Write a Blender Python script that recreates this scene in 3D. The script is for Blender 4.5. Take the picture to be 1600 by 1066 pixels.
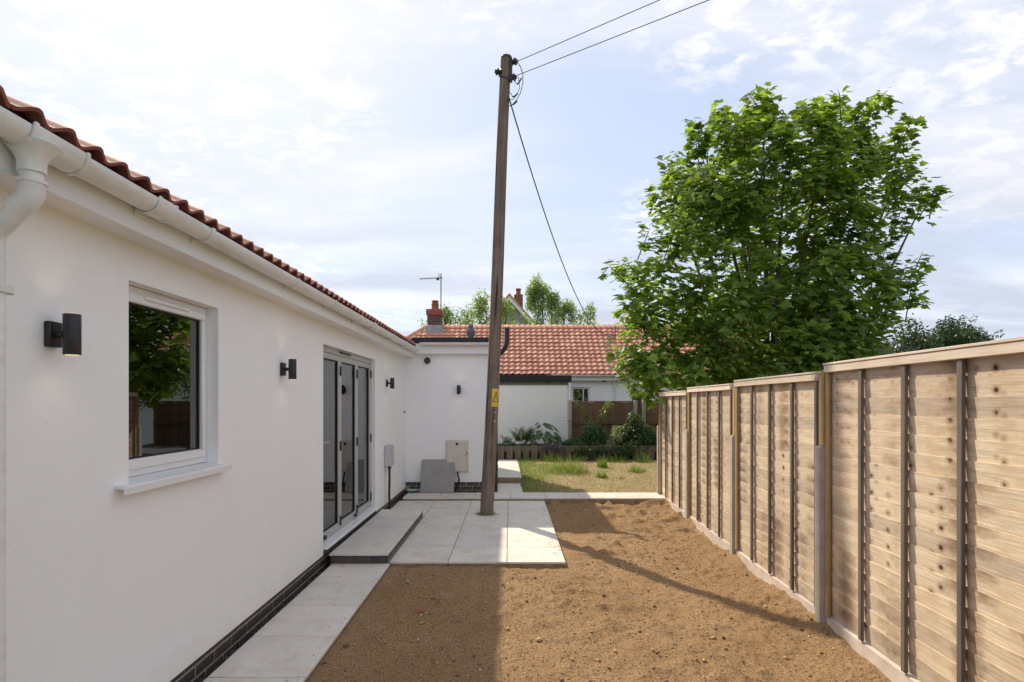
import bpy, bmesh, math, random
import numpy as np
from mathutils import Vector, Matrix, Euler
R = math.radians
random.seed(7); rng = np.random.default_rng(11)
scene = bpy.context.scene
for o in list(bpy.data.objects): bpy.data.objects.remove(o)

# ------------------------------------------------------------------ camera
F = 888.9; VX, VY, H = 797.0, 628.0, 1.65
cd = bpy.data.cameras.new('camera'); cam = bpy.data.objects.new('camera', cd)
scene.collection.objects.link(cam); scene.camera = cam
cam.location = (0, 0, H); cam.rotation_euler = (R(90), 0, 0)
cd.sensor_width = 36; cd.lens = 36*F/1600; cd.clip_start = 0.05; cd.clip_end = 3000
cd.shift_x = (800-VX)/1600; cd.shift_y = (VY-533)/1600

# ------------------------------------------------------------------ light
SD = Vector((-0.58, 0.96, 1.0)).normalized()          # towards the sun
EL = math.asin(SD.z); AZ = math.atan2(SD.x, SD.y)      # azimuth from +Y towards +X
sl = bpy.data.lights.new('sun', 'SUN'); sun = bpy.data.objects.new('sun', sl)
scene.collection.objects.link(sun)
sl.energy = 1.28; sl.angle = R(0.9); sl.color = (1.0, 0.88, 0.69)
sun.rotation_euler = SD.to_track_quat('Z', 'Y').to_euler(); sun.location = SD*60
scene.view_settings.view_transform = 'Standard'; scene.view_settings.look = 'None'
scene.view_settings.gamma = 1; scene.view_settings.use_curve_mapping = False
scene.view_settings.exposure = 2.06
scene.cycles.max_bounces = 7; scene.cycles.diffuse_bounces = 4; scene.cycles.glossy_bounces = 3; scene.cycles.transparent_max_bounces = 8
scene.cycles.caustics_reflective = False; scene.cycles.caustics_refractive = False

def world():
    w = bpy.data.worlds.new('World'); scene.world = w; w.use_nodes = True
    nt = w.node_tree; nt.nodes.clear(); N = nt.nodes.new; L = nt.links.new
    def math_(op, a, b=None, c=None):
        n = N('ShaderNodeMath'); n.operation = op
        for i, v in enumerate((a, b, c)):
            if v is None: continue
            if isinstance(v, (int, float)): n.inputs[i].default_value = v
            else: L(v, n.inputs[i])
        return n.outputs[0]
    def maprange(v, a, b, c=0.0, d=1.0):
        n = N('ShaderNodeMapRange'); n.interpolation_type = 'SMOOTHSTEP'
        L(v, n.inputs[0])
        for i, k in enumerate((a, b, c, d)): n.inputs[1+i].default_value = k
        return n.outputs[0]
    def mix(f, a, b):
        n = N('ShaderNodeMix'); n.data_type = 'RGBA'
        if isinstance(f, float): n.inputs[0].default_value = f
        else: L(f, n.inputs[0])
        for s, v in ((n.inputs[6], a), (n.inputs[7], b)):
            if isinstance(v, tuple): s.default_value = (*v, 1)
            else: L(v, s)
        return n.outputs[2]
    def noise(vec, scale, detail=6, rough=.55, dist=0.0):
        n = N('ShaderNodeTexNoise'); L(vec, n.inputs['Vector'])
        n.inputs['Scale'].default_value = scale; n.inputs['Detail'].default_value = detail
        n.inputs['Roughness'].default_value = rough; n.inputs['Distortion'].default_value = dist
        return n.outputs[0]
    def mapping(vec, loc=(0,0,0), rot=0, sc=(1,1,1)):
        n = N('ShaderNodeMapping'); L(vec, n.inputs[0])
        n.inputs['Location'].default_value = loc; n.inputs['Rotation'].default_value = (0,0,rot)
        n.inputs['Scale'].default_value = sc
        return n.outputs[0]
    sky = N('ShaderNodeTexSky'); sky.sky_type = 'NISHITA'; sky.sun_disc = False
    sky.sun_elevation = EL; sky.sun_rotation = AZ
    sky.air_density = 1.0; sky.dust_density = 0.5; sky.ozone_density = 1.0
    tc = N('ShaderNodeTexCoord'); sep = N('ShaderNodeSeparateXYZ'); L(tc.outputs['Generated'], sep.inputs[0])
    zc = math_('MAXIMUM', sep.outputs[2], 0.0)
    den = math_('ADD', zc, 0.14)
    px = math_('DIVIDE', sep.outputs[0], den); py = math_('DIVIDE', sep.outputs[1], den)
    cmb = N('ShaderNodeCombineXYZ'); L(px, cmb.inputs[0]); L(py, cmb.inputs[1]); P = cmb.outputs[0]
    # thin streaky veil
    v1 = noise(mapping(P, (2.3, 1.1, 0), R(38), (0.55, 1.5, 1)), 0.9, 7, .55, .5)
    veil = maprange(v1, .42, .70)
    # small mackerel puffs inside a broad patch
    patch = maprange(noise(mapping(P, (7.3, 2.2, 0)), 0.75, 2, .5), .44, .58)
    m1 = noise(mapping(P, (1.0, 4.0, 0), R(-25), (1.0, 1.3, 1)), 9.0, 6, .62, .3)
    puffs = math_('MULTIPLY', maprange(m1, .45, .62), patch)
    # flat greyish banks low down
    low = maprange(zc, .08, .46, 1.0, 0.0)
    b1 = noise(mapping(P, (.6, .3, 0), R(4), (0.55, 1.25, 1)), 1.25, 6, .55, .3)
    bank = math_('MULTIPLY', maprange(b1, .44, .60), low)
    clear = N('ShaderNodeVectorMath'); clear.operation = 'SCALE'
    L(sky.outputs[0], clear.inputs[0]); clear.inputs[3].default_value = 0.040
    base = clear.outputs[0]
    hz = maprange(zc, .0, .6, .86, .60)               # even thin haze, thicker low down
    c = mix(hz, base, (.186, .203, .246))
    c = mix(math_('MULTIPLY', veil, .8), c, (.252, .249, .254))
    c = mix(math_('MULTIPLY', puffs, .8), c, (.268, .264, .268))
    c = mix(math_('MULTIPLY', bank, .85), c, (.150, .161, .191))
    # bright haze scattered round the sun
    dt = N('ShaderNodeVectorMath'); dt.operation = 'DOT_PRODUCT'; L(tc.outputs['Generated'], dt.inputs[0]); dt.inputs[1].default_value = SD
    dp_ = math_('MAXIMUM', dt.outputs['Value'], 0.0)
    c = mix(math_('MULTIPLY', math_('POWER', dp_, 14.0), .85), c, (.250, .243, .228))
    bg = N('ShaderNodeBackground'); L(c, bg.inputs[0]); bg.inputs[1].default_value = 1.0
    out = N('ShaderNodeOutputWorld'); L(bg.outputs[0], out.inputs[0])
world()

# ------------------------------------------------------------------ helpers
C = scene.collection
def at(x, y, Y): return Vector(((x-VX)*Y/F, Y, H-(y-VY)*Y/F))

class MB:
    def __init__(s): s.v = []; s.f = []; s.m = []
    def add(s, vs, fs, mi=0):
        b = len(s.v); s.v += [tuple(p) for p in vs]; s.f += [tuple(i+b for i in f) for f in fs]; s.m += [mi]*len(fs)
        return s
    def box(s, x0, x1, y0, y1, z0, z1, mi=0):
        return s.add([(x0,y0,z0),(x1,y0,z0),(x1,y1,z0),(x0,y1,z0),(x0,y0,z1),(x1,y0,z1),(x1,y1,z1),(x0,y1,z1)],
            [(0,3,2,1),(4,5,6,7),(0,1,5,4),(1,2,6,5),(2,3,7,6),(3,0,4,7)], mi)
    def quad(s, *p, mi=0): return s.add(p, [tuple(range(len(p)))], mi)
    def prism(s, poly, axis, a, b, mi=0):
        n = len(poly)
        def pt(p, t):
            return {'x': (t, p[0], p[1]), 'y': (p[0], t, p[1]), 'z': (p[0], p[1], t)}[axis]
        vs = [pt(p, a) for p in poly]+[pt(p, b) for p in poly]
        fs = [tuple(range(n))[::-1], tuple(range(n, 2*n))]+[(i, (i+1) % n, (i+1) % n+n, i+n) for i in range(n)]
        return s.add(vs, fs, mi)
    def tube(s, pts, r, n=10, mi=0, cap=True):
        pts = [Vector(p) for p in pts]; k = len(pts)
        rs = r if isinstance(r, (list, tuple)) else [r]*k
        T = []
        for i in range(k):
            d = (pts[min(i+1, k-1)]-pts[max(i-1, 0)])
            T.append(d.normalized() if d.length > 1e-9 else Vector((0,0,1)))
        u = T[0].orthogonal().normalized(); vs = []
        for i in range(k):
            u = (u-T[i]*u.dot(T[i])).normalized(); w = T[i].cross(u)
            for j in range(n):
                a = 2*math.pi*j/n; vs.append(pts[i]+(u*math.cos(a)+w*math.sin(a))*rs[i])
        fs = [(i*n+j, i*n+(j+1) % n, (i+1)*n+(j+1) % n, (i+1)*n+j) for i in range(k-1) for j in range(n)]
        if cap: fs += [tuple(range(n))[::-1], tuple(range((k-1)*n, k*n))]
        return s.add(vs, fs, mi)
    def lathe(s, prof, c=(0,0,0), n=16, mi=0):
        c = Vector(c); vs = []
        for (r, z) in prof:
            for j in range(n):
                a = 2*math.pi*j/n; vs.append(c+Vector((r*math.cos(a), r*math.sin(a), z)))
        k = len(prof)
        fs = [(i*n+j, i*n+(j+1) % n, (i+1)*n+(j+1) % n, (i+1)*n+j) for i in range(k-1) for j in range(n)]
        fs += [tuple(range(n))[::-1], tuple(range((k-1)*n, k*n))]
        return s.add(vs, fs, mi)
    def mesh(s, name, mats, bev=0, smooth=True, ang=38, seg=1):
        me = bpy.data.meshes.new(name); me.from_pydata(s.v, [], s.f)
        for m in (mats if isinstance(mats, (list, tuple)) else [mats]): me.materials.append(m)
        me.polygons.foreach_set('material_index', s.m)
        if bev:
            bm = bmesh.new(); bm.from_mesh(me)
            es = [e for e in bm.edges if e.is_manifold and e.calc_face_angle(0) > R(50)]
            bmesh.ops.bevel(bm, geom=es, offset=bev, segments=seg, affect='EDGES', clamp_overlap=True)
            bm.to_mesh(me); bm.free()
        if smooth:
            me.polygons.foreach_set('use_smooth', [True]*len(me.polygons)); me.set_sharp_from_angle(angle=R(ang))
        me.update(); return me
    def build(s, name, mats, parent=None, **k): return ob(name, s.mesh(name, mats, **k), parent)

def ob(name, data, parent=None, loc=None, rot=None, scale=None):
    o = bpy.data.objects.new(name, data); C.objects.link(o)
    if parent: o.parent = parent
    if loc is not None: o.location = loc
    if rot is not None: o.rotation_euler = rot
    if scale is not None: o.scale = scale
    return o
def tag(o, label, cat, group=None, kind=None):
    o['label'] = label; o['category'] = cat
    if group: o['group'] = group
    if kind: o['kind'] = kind
    return o
def thing(name, label, cat, loc=(0,0,0), rot=(0,0,0), group=None):
    o = ob(name, None, None, loc, rot); o.empty_display_size = .1
    return tag(o, label, cat, group)
def struct(o): o['kind'] = 'structure'; return o
def stuff(o): o['kind'] = 'stuff'; return o
def part(name, mats, parent, *boxes, **k):
    m = MB()
    for b in boxes: m.box(*b)
    return m.build(name, mats, parent, **k)

def vnoise(x, y, f, seed):
    x = np.asarray(x)*f; y = np.asarray(y)*f
    xi = np.floor(x).astype(np.int64); yi = np.floor(y).astype(np.int64); fx = x-xi; fy = y-yi
    fx = fx*fx*(3-2*fx); fy = fy*fy*(3-2*fy)
    def h(a, b):
        n = (a*374761393+b*668265263+seed*974711) & 0x7fffffff
        n = ((n ^ (n >> 13))*1274126177) & 0x7fffffff
        n = n ^ (n >> 16)
        return (n & 0xffff)/65535.0
    return (h(xi,yi)*(1-fx)+h(xi+1,yi)*fx)*(1-fy)+(h(xi,yi+1)*(1-fx)+h(xi+1,yi+1)*fx)*fy-.5

# ------------------------------------------------------------------ materials
class NT:
    def __init__(s, name):
        s.m = bpy.data.materials.new(name); s.m.use_nodes = True; s.t = s.m.node_tree
        s.b = s.t.nodes['Principled BSDF']; s.out = s.t.nodes['Material Output']
        s.tc = s.n('ShaderNodeTexCoord')
    def n(s, k): return s.t.nodes.new(k)
    def l(s, a, b): s.t.links.new(a, b)
    def val(s, sock, v):
        if isinstance(v, (int, float)): sock.default_value = v
        elif isinstance(v, tuple): sock.default_value = (*v, 1) if len(sock.default_value) == 4 and len(v) == 3 else v
        else: s.l(v, sock)
    def mapv(s, src='Object', sc=(1,1,1), loc=(0,0,0), rot=(0,0,0)):
        m = s.n('ShaderNodeMapping'); s.l(s.tc.outputs[src] if isinstance(src, str) else src, m.inputs[0])
        m.inputs['Scale'].default_value = sc; m.inputs['Location'].default_value = loc; m.inputs['Rotation'].default_value = rot
        return m.outputs[0]
    def noise(s, vec, scale, detail=5, rough=.55, dist=0.0):
        n = s.n('ShaderNodeTexNoise'); s.l(vec, n.inputs['Vector'])
        for k, v in (('Scale', scale), ('Detail', detail), ('Roughness', rough), ('Distortion', dist)): n.inputs[k].default_value = v
        return n.outputs[0]
    def ramp(s, v, a, b, c=0.0, d=1.0):
        n = s.n('ShaderNodeMapRange'); s.l(v, n.inputs[0])
        for i, k in enumerate((a, b, c, d)): n.inputs[1+i].default_value = k
        return n.outputs[0]
    def mth(s, op, a, b=0.0):
        n = s.n('ShaderNodeMath'); n.operation = op; s.val(n.inputs[0], a); s.val(n.inputs[1], b); return n.outputs[0]
    def mix(s, f, a, b, mode='MIX'):
        n = s.n('ShaderNodeMix'); n.data_type = 'RGBA'; n.blend_type = mode
        s.val(n.inputs[0], f); s.val(n.inputs[6], a); s.val(n.inputs[7], b); return n.outputs[2]
    def bump(s, h, strength=.3, dist=.01, prev=None):
        n = s.n('ShaderNodeBump'); s.l(h, n.inputs['Height']); n.inputs['Strength'].default_value = strength
        n.inputs['Distance'].default_value = dist
        if prev: s.l(prev, n.inputs['Normal'])
        s.l(n.outputs[0], s.b.inputs['Normal']); return n.outputs[0]
    def rand(s): return s.n('ShaderNodeObjectInfo').outputs['Random']
    def col(s, v): s.val(s.b.inputs['Base Color'], v)
    def rough(s, v): s.val(s.b.inputs['Roughness'], v)

def simple(name, c, rough=.5, metal=0.0, var=.12, scale=6.0, bump=0.0, bs=60.0, spec=None, src='Object', orand=0.0):
    t = NT(name); v = t.mapv(src)
    n = t.noise(v, scale)
    a = tuple(x*(1-var) for x in c); b = tuple(min(1, x*(1+var)) for x in c)
    k = t.mix(t.ramp(n, .3, .7), a, b)
    if orand:
        k = t.mix(1.0, k, t.mix(t.rand(), (1-orand,)*3, (1+orand*.6,)*3), 'MULTIPLY')
    t.col(k); t.rough(rough); t.b.inputs['Metallic'].default_value = metal
    if spec is not None: t.b.inputs['Specular IOR Level'].default_value = spec
    if bump: t.bump(t.noise(v, bs, 4), bump, .005)
    return t.m

M = {}
def mats():
    t = NT('white_render'); v = t.mapv()
    k = t.mix(t.ramp(t.noise(v, .9, 5), .3, .7), (.885,.885,.89), (.92,.915,.915))
    sz_ = t.n('ShaderNodeSeparateXYZ'); t.l(v, sz_.inputs[0])
    sp2 = t.mth('ADD', sz_.outputs[2], t.mth('MULTIPLY', t.noise(v, 7, 6, .7), -.55))
    k = t.mix(t.mth('MULTIPLY', t.ramp(sp2, -.22, .0, 1, 0), .2), k, (.60,.50,.38))
    k = t.mix(t.ramp(t.noise(t.mapv(sc=(1,1,.35)), 3.0, 6, .65), .58, .8, 0, .25), k, (.78,.76,.73))
    k = t.mix(t.ramp(t.noise(v, 38, 2, .5), .75, .80, 0, .35), k, (.55,.54,.52))
    t.col(k); t.rough(.85); b = t.bump(t.noise(v, 130, 4, .65), .5, .004); t.bump(t.noise(v, 5, 4), .3, .014, b); M['render'] = t.m
    M['upvc'] = simple('white_plastic', (.80,.80,.79), .32, var=.02, scale=3)
    t = NT('gutter_plastic'); v = t.mapv(sc=(1,.25,1)); k = t.mix(t.ramp(t.noise(v, 14, 5, .6), .45, .75), (.79,.785,.77), (.66,.63,.58))
    t.col(k); t.rough(.34); M['gutter'] = t.m
    M['black'] = simple('black_paint', (.018,.018,.021), .38, var=.1)
    M['blackplastic'] = simple('black_plastic', (.02,.02,.022), .5, var=.2)
    M['sage'] = simple('grey_coated_aluminium', (.43,.44,.415), .38, var=.03, scale=2)
    M['steel'] = simple('brushed_steel', (.62,.62,.62), .25, 1.0)
    M['rubber'] = simple('black_gasket', (.012,.012,.012), .6)
    # glass: thin pane
    t = NT('window_glass'); t.t.nodes.remove(t.b)
    tr = t.n('ShaderNodeBsdfTransparent'); tr.inputs[0].default_value = (.86,.89,.88,1)
    gl = t.n('ShaderNodeBsdfGlossy'); gl.inputs['Roughness'].default_value = .004; gl.inputs[0].default_value = (.95,.97,.97,1)
    fr = t.n('ShaderNodeFresnel'); fr.inputs[0].default_value = 2.5
    mx = t.n('ShaderNodeMixShader'); t.l(fr.outputs[0], mx.inputs[0]); t.l(tr.outputs[0], mx.inputs[1]); t.l(gl.outputs[0], mx.inputs[2])
    t.l(mx.outputs[0], t.out.inputs[0]); M['glass'] = t.m
    # bricks
    t = NT('blue_brick'); v = t.mapv('Object'); r = t.rand()
    k = t.mix(r, (.030,.034,.048), (.075,.060,.055)); k = t.mix(t.ramp(t.noise(v, 25, 5), .4, .7, 0, .5), k, (.10,.085,.075))
    t.col(k); t.rough(.5); t.bump(t.noise(v, 90, 4), .4, .004); M['brick'] = t.m
    M['mortar'] = simple('sandy_mortar', (.44,.35,.22), .9, var=.25, scale=30, bump=.6, bs=200)
    M['bed'] = simple('mortar_bed', (.27,.215,.13), .95, var=.3, scale=14, bump=.6, bs=90)
    # porcelain slabs
    t = NT('porcelain_slab'); v = t.mapv('Object'); r = t.rand()
    off = t.n('ShaderNodeVectorMath'); off.operation = 'ADD'; t.l(v, off.inputs[0])
    cx = t.n('ShaderNodeCombineXYZ'); t.l(t.mth('MULTIPLY', r, 37.0), cx.inputs[0]); t.l(t.mth('MULTIPLY', r, 91.0), cx.inputs[1]); t.l(cx.outputs[0], off.inputs[1])
    o = off.outputs[0]
    k = t.mix(t.ramp(t.noise(o, 2.5, 6, .6), .3, .7), (.64,.60,.54), (.73,.69,.63))
    k = t.mix(t.ramp(t.noise(t.mapv(o, sc=(1,5,1)), 9, 5, .65), .52, .8, 0, .35), k, (.50,.47,.42))
    k = t.mix(t.ramp(t.noise(o, 3.1, 7, .7, .6), .50, .72, 0, .7), k, (.52,.40,.28))
    k = t.mix(t.ramp(t.noise(o, 55, 2), .72, .76, 0, .6), k, (.20,.15,.10))
    k = t.mix(1.0, k, t.mix(r, (.93,.93,.94), (1.03,1.02,1.0)), 'MULTIPLY')
    t.col(k); t.rough(t.ramp(t.noise(o, 6), .3, .7, .5, .7)); t.bump(t.noise(o, 120, 4), .15, .002); M['slab'] = t.m
    M['slabback'] = simple('grey_slab_back', (.33,.315,.31), .8, var=.1, scale=4, bump=.5, bs=120)
    # soil
    t = NT('bare_soil'); v = t.mapv('Object')
    big = t.ramp(t.noise(v, 1.1, 5, .6), .3, .7); fine = t.ramp(t.noise(v, 80, 7, .8), .36, .66)
    k = t.mix(fine, (.185,.115,.058), (.58,.385,.21))
    k = t.mix(t.mth('MULTIPLY', big, .8), k, (.275,.168,.082))
    vo = t.n('ShaderNodeTexVoronoi'); t.l(v, vo.inputs['Vector']); vo.inputs['Scale'].default_value = 60
    k = t.mix(t.ramp(vo.outputs['Distance'], .10, .16, .55, 0), k, (.62,.46,.29))
    dk = t.noise(v, 62, 4, .6); k = t.mix(t.ramp(dk, .57, .65, 0, .8), k, (.115,.066,.032)); dk2 = t.noise(t.mapv('Object', loc=(3,7,1)), 24, 5, .65); k = t.mix(t.ramp(dk2, .57, .72, 0, .5), k, (.15,.088,.042))
    t.col(k); t.rough(.97); t.b.inputs['Specular IOR Level'].default_value = .15
    b = t.bump(t.noise(v, 55, 8, .75), .8, .016); t.bump(t.noise(v, 170, 4, .7), .7, .007, b); M['soil'] = t.m
    t = NT('soil_crumb'); isl = t.n('ShaderNodeNewGeometry').outputs['Random Per Island']
    k = t.mix(isl, (.13,.076,.036), (.62,.41,.21)); k = t.mix(t.ramp(isl, .975, .98), k, (.75,.68,.58)); t.col(k); t.rough(.95); M['crumb'] = t.m
    M['gravel'] = simple('dark_grit', (.055,.047,.042), .95, var=.6, scale=40, bump=1.0, bs=60)
    M['stone'] = simple('white_flint', (.62,.58,.53), .8, var=.2)
    M['terra_bit'] = simple('terracotta_bit', (.30,.10,.06), .8)
    # fence timber: object colour r = board phase along the log, g = tone
    t = NT('fence_slat'); v = t.mapv('Object'); oi = t.n('ShaderNodeObjectInfo'); sc = t.n('ShaderNodeSeparateColor'); t.l(oi.outputs['Color'], sc.inputs[0])
    sp = t.n('ShaderNodeSeparateXYZ'); t.l(v, sp.inputs[0])
    cb = t.n('ShaderNodeCombineXYZ'); t.l(t.mth('ADD', sp.outputs[0], t.mth('MULTIPLY', sc.outputs[1], 7.0)), cb.inputs[0]); t.l(sp.outputs[2], cb.inputs[1]); t.l(t.mth('MULTIPLY', sc.outputs[0], 10.0), cb.inputs[2])
    q = cb.outputs[0]
    g1 = t.noise(t.mapv(q, sc=(1.1, 42, 1)), 2.4, 8, .72, 1.4)
    g2 = t.noise(t.mapv(q, sc=(2.2, 5, 1)), 1.4, 4, .6, .4)
    k = t.mix(t.ramp(g1, .34, .66), (.50,.395,.28), (.82,.71,.56))
    k = t.mix(t.ramp(g2, .48, .70, 0, .8), k, (.50,.355,.23))
    k = t.mix(t.ramp(t.noise(t.mapv(q, sc=(3,9,1)), 2.5, 6, .7), .56, .75, 0, .6), k, (.54,.48,.42))
    vo = t.n('ShaderNodeTexVoronoi'); t.l(t.mapv(q, sc=(7.5, 9.0, .9)), vo.inputs['Vector']); vo.inputs['Scale'].default_value = 1.0
    dd = t.mth('ADD', t.mth('ADD', vo.outputs['Distance'], t.mth('MULTIPLY', t.ramp(t.noise(q, 2.3, 2), .45, .60), .09)), t.mth('MULTIPLY', t.mth('SUBTRACT', t.noise(q, 40, 3), .5), .12))
    k = t.mix(t.ramp(dd, .12, .30, .8, 0), k, (.34,.22,.135))
    k = t.mix(t.ramp(dd, .09, .13, .95, 0), k, (.06,.036,.024))
    vo2 = t.n('ShaderNodeTexVoronoi'); t.l(t.mapv(q, sc=(2.9, 4.0, .7), loc=(3.1, 1.7, 0)), vo2.inputs['Vector']); vo2.inputs['Scale'].default_value = 1.0
    d2 = t.mth('ADD', vo2.outputs['Distance'], t.mth('MULTIPLY', t.mth('SUBTRACT', t.noise(t.mapv(q, sc=(1,2,1)), 14, 4, .7), .5), .5))
    k = t.mix(t.ramp(d2, .12, .44, .85, 0), k, (.25,.165,.105))
    k = t.mix(1.0, k, t.mix(t.rand(), (.80,.79,.79), (1.08,1.06,1.02)), 'MULTIPLY')
    t.col(k); t.rough(.85); t.b.inputs['Specular IOR Level'].default_value = .2
    b = t.bump(g1, .35, .004); t.bump(dd, -.5, .004, b); M['slat'] = t.m
    def wood(name, a, b_, sc=(30, 30, 1.5), rough=.85, crack=None):
        t = NT(name); v = t.mapv('Object'); g = t.noise(t.mapv(sc=sc), 1.0, 6, .65, .6)
        k = t.mix(t.ramp(g, .3, .7), a, b_); k = t.mix(t.ramp(t.noise(v, 4, 5), .45, .75, 0, .45), k, tuple(x*.7 for x in a))
        k = t.mix(1.0, k, t.mix(t.rand(), (.85,)*3, (1.1,)*3), 'MULTIPLY')
        if crack:
            cr = t.noise(t.mapv(sc=(22, 22, .5)), 1.0, 3, .5, .2); k = t.mix(t.ramp(cr, .60, .66), k, crack)
        t.col(k); t.rough(rough); t.b.inputs['Specular IOR Level'].default_value = .25; t.bump(g, .5, .005); return t.m
    M['batten'] = wood('weathered_batten', (.115,.092,.082), (.225,.185,.165))
    M['rail'] = wood('pale_rail', (.62,.51,.40), (.80,.68,.55), sc=(2, 30, 30))
    M['newwood'] = wood('yellow_timber', (.36,.235,.10), (.50,.35,.17))
    M['pole'] = wood('pole_timber', (.105,.082,.062), (.26,.215,.17), sc=(34, 34, 1.1), crack=(.045,.034,.027))
    M['brownfence'] = wood('brown_fence_board', (.165,.095,.062), (.29,.18,.12), sc=(40, 40, 2))
    M['sleeper'] = wood('grey_brown_board', (.13,.10,.08), (.25,.20,.16), sc=(30, 30, 2))
    t = NT('concrete_post'); v = t.mapv(); k = t.mix(t.ramp(t.noise(v, 5, 6, .65), .3, .7), (.36,.325,.28), (.50,.455,.40))
    k = t.mix(t.ramp(t.noise(v, 90, 2), .62, .72, 0, .6), k, (.24,.21,.18)); t.col(k); t.rough(.9); t.bump(t.noise(v, 140, 4), .5, .004); M['concrete'] = t.m
    M['gboard'] = simple('gravel_board_concrete', (.58,.49,.42), .9, var=.15, scale=6, bump=.5, bs=110)
    # clay tiles
    def clay(name, a, b_, c_):
        t = NT(name); v = t.mapv('Object'); r = t.rand(); isl = t.n('ShaderNodeNewGeometry').outputs['Random Per Island']
        rr = t.mth('FRACT', t.mth('ADD', r, isl))
        k = t.mix(rr, a, b_); k = t.mix(t.ramp(t.noise(v, 9, 5, .65), .5, .75, 0, .5), k, c_)
        t.col(k); t.rough(.8); t.bump(t.noise(v, 120, 3), .3, .003); return t.m
    M['tile'] = clay('red_clay_tile', (.21,.055,.038), (.30,.095,.062), (.14,.055,.042))
    M['tileold'] = clay('orange_clay_pantile', (.56,.24,.15), (.74,.39,.26), (.42,.21,.14))
    # brickwork of far chimneys
    t = NT('chimney_brickwork'); br = t.n('ShaderNodeTexBrick'); t.l(t.mapv(rot=(R(90),0,0)), br.inputs['Vector'])
    for kk, vv in (('Color1', (.12,.05,.035,1)), ('Color2', (.07,.038,.032,1)), ('Mortar', (.20,.16,.13,1))): br.inputs[kk].default_value = vv
    for kk, vv in (('Scale', 1.0), ('Mortar Size', .008), ('Brick Width', .225), ('Row Height', .075)): br.inputs[kk].default_value = vv
    t.col(br.outputs[0]); t.rough(.9); t.bump(br.outputs['Fac'], -.6, .01); M['chimney'] = t.m
    M['terracotta'] = simple('terracotta', (.30,.085,.055), .75, var=.2)
    M['lead'] = simple('lead_flashing', (.30,.31,.33), .6, var=.2)
    M['greywall'] = simple('grey_rough_render', (.33,.33,.33), .9, var=.15)
    M['felt'] = simple('black_roof_felt', (.025,.025,.028), .8, var=.2)
    M['mossy'] = simple('mossy_timber', (.10,.115,.095), .9, var=.4, scale=9)
    M['yellow'] = simple('yellow_enamel', (.72,.48,.03), .4, var=.05)
    M['beige'] = simple('cream_plastic', (.62,.58,.50), .45, var=.05)
    M['greyplastic'] = simple('pale_grey_plastic', (.52,.53,.545), .45, var=.04)
    M['owl'] = simple('grey_painted_owl', (.15,.155,.17), .7, var=.45, scale=25)
    M['plaster'] = simple('interior_plaster', (.80,.795,.78), .9, var=.03)
    M['floorin'] = simple('interior_floor', (.42,.35,.27), .55, var=.12)
    M['navy'] = simple('blue_box', (.03,.06,.28), .5)
    M['galv'] = simple('galvanised_wire', (.05,.05,.05), .6)
    M['bark'] = simple('maple_bark', (.13,.105,.075), .95, var=.3, scale=12, bump=.7, bs=30)
    # leaves
    def leaf(name, a, b_, trans=.35, old=None):
        t = NT(name); r = t.rand(); isl = t.n('ShaderNodeNewGeometry').outputs['Random Per Island']
        rr = t.mth('FRACT', t.mth('ADD', r, isl)); k = t.mix(rr, a, b_)
        if old: k = t.mix(t.ramp(rr, .93, .95), k, old)
        t.col(k); t.rough(.42); t.b.inputs['Specular IOR Level'].default_value = .35
        tl = t.n('ShaderNodeBsdfTranslucent'); t.l(t.mix(1.0, k, (1.5,1.7,.7), 'MULTIPLY'), tl.inputs[0])
        mx = t.n('ShaderNodeMixShader'); mx.inputs[0].default_value = trans
        t.l(t.b.outputs[0], mx.inputs[1]); t.l(tl.outputs[0], mx.inputs[2]); t.l(mx.outputs[0], t.out.inputs[0]); return t.m
    M['maple'] = leaf('maple_leaf', (.085,.155,.035), (.29,.37,.085), .56)
    M['mapleyoung'] = leaf('young_maple_leaf', (.11,.17,.025), (.21,.24,.04), .42)
    M['birch'] = leaf('light_leaf', (.17,.24,.075), (.33,.38,.14), .45)
    M['conifer'] = leaf('dark_evergreen_leaf', (.03,.058,.022), (.08,.12,.042), .2)
    M['fern'] = leaf('fern_leaf', (.07,.13,.025), (.14,.20,.04), .35)
    M['bronze'] = leaf('bronze_fern', (.13,.075,.035), (.19,.12,.05), .3)
    M['hosta'] = leaf('broad_dark_leaf', (.05,.105,.042), (.11,.18,.07), .3)
    M['bush'] = leaf('dark_bush_leaf', (.035,.072,.025), (.085,.13,.042), .3)
    M['pale'] = leaf('pale_leaf', (.20,.25,.13), (.33,.36,.20), .3)
    M['vine'] = leaf('yellow_green_vine', (.13,.19,.03), (.25,.29,.06), .4)
    M['grass'] = leaf('green_grass', (.09,.15,.025), (.24,.30,.08), .4)
    M['straw'] = leaf('dry_grass', (.30,.23,.11), (.47,.37,.20), .2)
    t = NT('dry_lawn'); v = t.mapv('Object')
    k = t.mix(t.ramp(t.noise(v, 2.2, 5, .6), .35, .65), (.33,.25,.125), (.24,.185,.08)); k = t.mix(t.ramp(t.noise(v, 30, 5), .4, .7, 0, .6), k, (.40,.31,.17))
    sx = t.n('ShaderNodeSeparateXYZ'); t.l(v, sx.inputs[0]); t.col(k); t.rough(.95); t.bump(t.noise(v, 50, 5), .6, .02); M['lawn'] = t.m
    M['field'] = simple('rough_grassland', (.10,.12,.045), .95, var=.35, scale=.6, src='Object')
mats()

# ------------------------------------------------------------------ the ground
m = MB(); m.quad((-400,-300,-.22),(400,-300,-.22),(400,900,-.22),(-400,900,-.22)); struct(m.build('ground', M['field']))

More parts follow.
